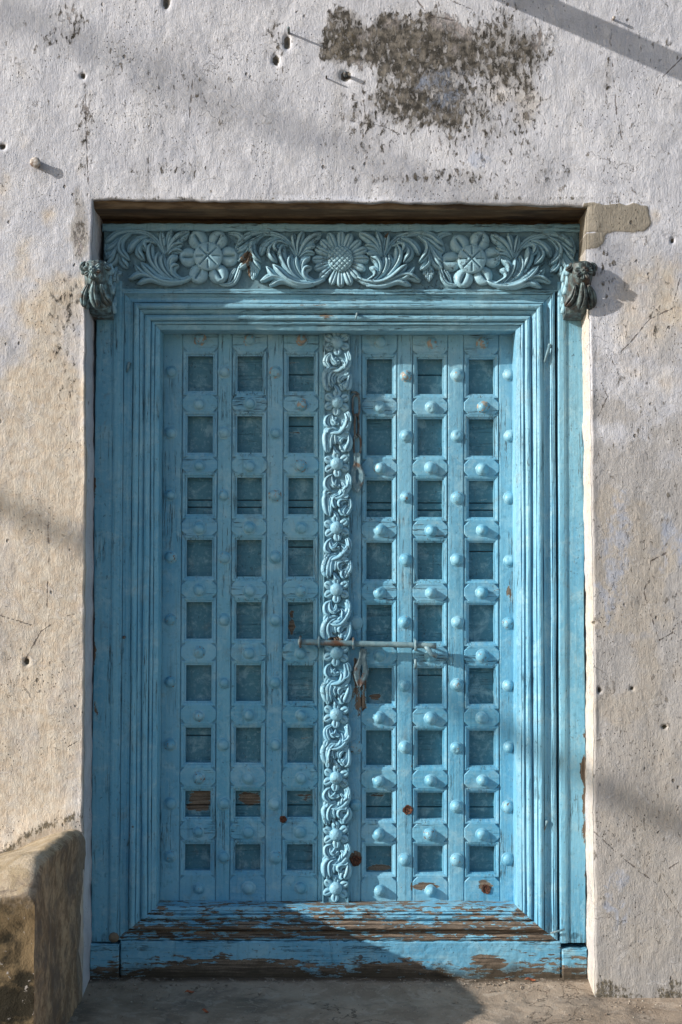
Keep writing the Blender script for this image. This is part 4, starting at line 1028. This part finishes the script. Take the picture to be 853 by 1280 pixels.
gm_ = MB()
for _ in range(1500):
    gx = random.uniform(-.85, 1.3); gy = random.choice((random.uniform(-.45, .13), random.uniform(.04, .135) if gx < .8 else random.uniform(-.1, -.02)))
    if gx > .80 and gy > -.02: continue
    sz = random.choice((.0012, .0018, .0018, .0026, .005)) * random.uniform(.7, 1.2)
    gz = -.02 + (.02 * gy / .15 if gy > 0 else gy * .012) + .001
    V = [(gx + sz * a * random.uniform(.6, 1.3), gy + sz * b * random.uniform(.6, 1.3), gz + sz * c * random.uniform(.4, .8)) for a, b, c in ((1, 0, 0), (0, 1, 0), (-1, 0, 0), (0, -1, 0), (0, 0, 1), (0, 0, -1))]
    gm_.add(V, [(0, 1, 4), (1, 2, 4), (2, 3, 4), (3, 0, 4), (1, 0, 5), (2, 1, 5), (3, 2, 5), (0, 3, 5)])
go_ = gm_.build('grit', simple('grit_stone', [(0.16, 0.12, 0.09), (0.42, 0.37, 0.30)], 90, .9), None, (0, 0, 0))
tag(go_, 'fine grit and crumbs of plaster scattered on the ground before the threshold', 'grit', kind='stuff')

# ------------------------------------------------------------------ low parapet at the left
def parapet():
    X0 = -.806; XL_ = -1.9; PD = .70
    def top(x, y):               # y from 0 (wall) to -PD
        d = X0 - x; p = -y
        zw = CZ - .800 - .50 * d ** 1.12 - .05 * (1 - math.exp(-d * 18)) * 0
        zf_ = CZ - .775 - .14 * d
        t = min(1, p / .62); z = zw * (1 - t) + zf_ * t
        z -= .085 * max(0, (p - .48) / .22) ** 2.6
        z -= .026 * max(0, 1 - d / .04) ** 2
        return z
    xs = [X0 - v for v in [0, .003, .008, .014, .022, .032] + [.045 + .018 * i for i in range(60)]]
    ys = [.02, 0] + [-.014 * i for i in range(1, 48)] + [-.672, -.684, -.692, -.697, -.70]
    V = []; Fc = []; nx, ny = len(xs), len(ys)
    def nz(a, b, s): return float(fbm(np.array([a]), np.array([b]), 3, s)[0])
    for x in xs:
        for y in ys: V.append((x, y, top(x, y) + .012 * nz(x * 9, y * 9, 140) + .005 * nz(x * 40, y * 40, 141)))
    for i in range(nx - 1):
        for j in range(ny - 1): a = i * ny + j; Fc.append((a, a + 1, a + ny + 1, a + ny))
    m = MB(); m.add(V, Fc)
    K = 42
    def skirt(idx, nrm, s):
        vs = [m.v[i] for i in idx]; base = len(m.v); W = []
        for (x, y, z) in vs:
            for k in range(1, K + 1):
                zz = z + (-.08 - z) * k / K; run = y if nrm[0] else x
                amp = .018 * nz(run * 5, zz * 5, s) + .008 * nz(run * 24, zz * 24, s + 3)
                amp *= min(1, (z - zz) / .03)
                bulge = .010 * (1 - math.exp(-(z - zz) / .02))
                if abs(y + PD) < .012 and nrm[0]: amp *= .3
                W.append((x + nrm[0] * (amp) , y + nrm[1] * (amp), zz))
        m.v += W
        for i in range(len(idx) - 1):
            A = [idx[i]] + [base + i * K + k for k in range(K)]; B = [idx[i + 1]] + [base + (i + 1) * K + k for k in range(K)]
            for k in range(K): m.f.append((A[k], A[k + 1], B[k + 1], B[k]) if s < 160 else (A[k], B[k], B[k + 1], A[k + 1]))
    skirt([j for j in range(ny)], (1, 0), 150)
    skirt([i * ny + ny - 1 for i in range(nx)], (0, -1), 155)
    return m
def parapet_mat():
    n = NB('mouldy_parapet_plaster'); p = n.vec(1, 1, 1)
    a = n.noise(p, 9, 6, .65, .4); b = n.noise(p, 50, 6, .68, .2); s = n.noise(n.vec(14, 14, 6.5), 1, 8, .72, .8)
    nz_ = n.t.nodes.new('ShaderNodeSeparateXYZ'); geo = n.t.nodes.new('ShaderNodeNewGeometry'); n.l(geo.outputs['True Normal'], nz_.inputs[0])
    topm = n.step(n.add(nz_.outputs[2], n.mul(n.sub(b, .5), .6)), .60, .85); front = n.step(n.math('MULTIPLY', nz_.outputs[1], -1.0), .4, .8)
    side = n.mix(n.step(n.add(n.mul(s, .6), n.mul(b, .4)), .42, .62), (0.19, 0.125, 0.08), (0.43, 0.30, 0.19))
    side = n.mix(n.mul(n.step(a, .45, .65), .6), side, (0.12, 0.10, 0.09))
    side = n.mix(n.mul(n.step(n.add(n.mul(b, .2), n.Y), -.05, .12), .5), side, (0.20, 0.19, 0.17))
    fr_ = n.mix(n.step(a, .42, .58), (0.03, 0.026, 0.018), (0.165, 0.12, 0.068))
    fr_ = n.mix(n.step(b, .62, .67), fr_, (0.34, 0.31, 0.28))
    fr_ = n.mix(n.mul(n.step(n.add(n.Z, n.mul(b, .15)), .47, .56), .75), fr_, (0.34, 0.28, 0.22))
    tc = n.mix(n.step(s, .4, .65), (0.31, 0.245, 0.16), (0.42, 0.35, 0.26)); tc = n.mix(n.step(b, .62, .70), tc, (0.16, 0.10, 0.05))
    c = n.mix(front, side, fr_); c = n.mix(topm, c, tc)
    n.bump(n.add(n.mul(a, 1.5), n.add(b, n.mul(n.noise(p, 220, 3), .4))), .9, .004)
    return n.fin(c, .92, .12)
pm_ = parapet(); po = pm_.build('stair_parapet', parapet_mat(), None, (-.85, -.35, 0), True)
tag(po, 'low rounded mouldy plaster parapet coming out from the wall left of the door', 'parapet')

# dry leaves and litter
def litter(px, Yg, label, s=.02, rot=0.3):
    x, _ = at(px, 1230, Yg)
    V = []; n = 9
    for i in range(n):
        t = i / (n - 1); w_ = math.sin(t * math.pi) * .3 * s
        for u in (-1, 0, 1): V.append((t * s * 1.6 - s * .8, u * w_, .003 + .006 * (u * u) * math.sin(t * 3) + .003 * math.sin(t * 7)))
    Fc = [(i * 3 + j, (i + 1) * 3 + j, (i + 1) * 3 + j + 1, i * 3 + j + 1) for i in range(n - 1) for j in range(2)]
    zg = -.02 + .02 * max(0, min(1, Yg / .15)) + (Yg * .012 if Yg < 0 else 0)
    o = link('dry_leaf', mesh('dry_leaf', V, Fc, True), M['dry'], None, (x, Yg, zg + .003), (0.3, .1, rot)); tag(o, label, 'leaf')
litter(664, .118, 'small red dry leaf lying at the foot of the threshold board near its right end', .024, .1)
litter(634, .125, 'curled red dry leaf leaning on the threshold board, left of the other one', .018, 1.1)
litter(238, .02, 'rust coloured dry leaf on the ground beside the parapet', .022, .5)
litter(258, -.16, 'dark dry leaf on the ground near the bottom edge of the picture', .018, -.5)

# ------------------------------------------------------------------ things outside the frame whose shadows fall on the wall
def sh(px, py, t):
    x, z = at(px, py, 0); return Vector((x, 0, z)) + SUN * t
def cable(p0, p1, t0, t1, r, label):
    a, b = sh(*p0, t0), sh(*p1, t1); d = (b - a)
    a2 = a - d * .6; b2 = b + d * .6
    o = MB().tube([a2.lerp(b2, k / 20) for k in range(21)], r, 8).build('overhead_cable', M['cable'], None, a, True)
    tag(o, label, 'cable', 'cables over the street')
cable((-40, 612), (890, 1050), 11, 12.5, .034, 'thick cable bundle over the street whose soft shadow runs down across the whole door')
cable((-80, -20), (470, 205), 15, 17, .026, 'thinner cable over the street whose faint shadow touches the top left of the wall')
x, z = at(476, -76, 0)
bb = MB(); L_ = .95
n_ = 10; bb.tube([(x, .0 - L_ * i / n_, z + .002 * math.sin(i)) for i in range(n_ + 1)], [.041 * random.uniform(.96, 1.04) for _ in range(n_ + 1)], 12)
o = bb.build('roof_pole', M['beam'], None, (x, 0, z), True); tag(o, 'round wooden pole projecting from the wall above the stain, throwing the broad diagonal shadow', 'pole')
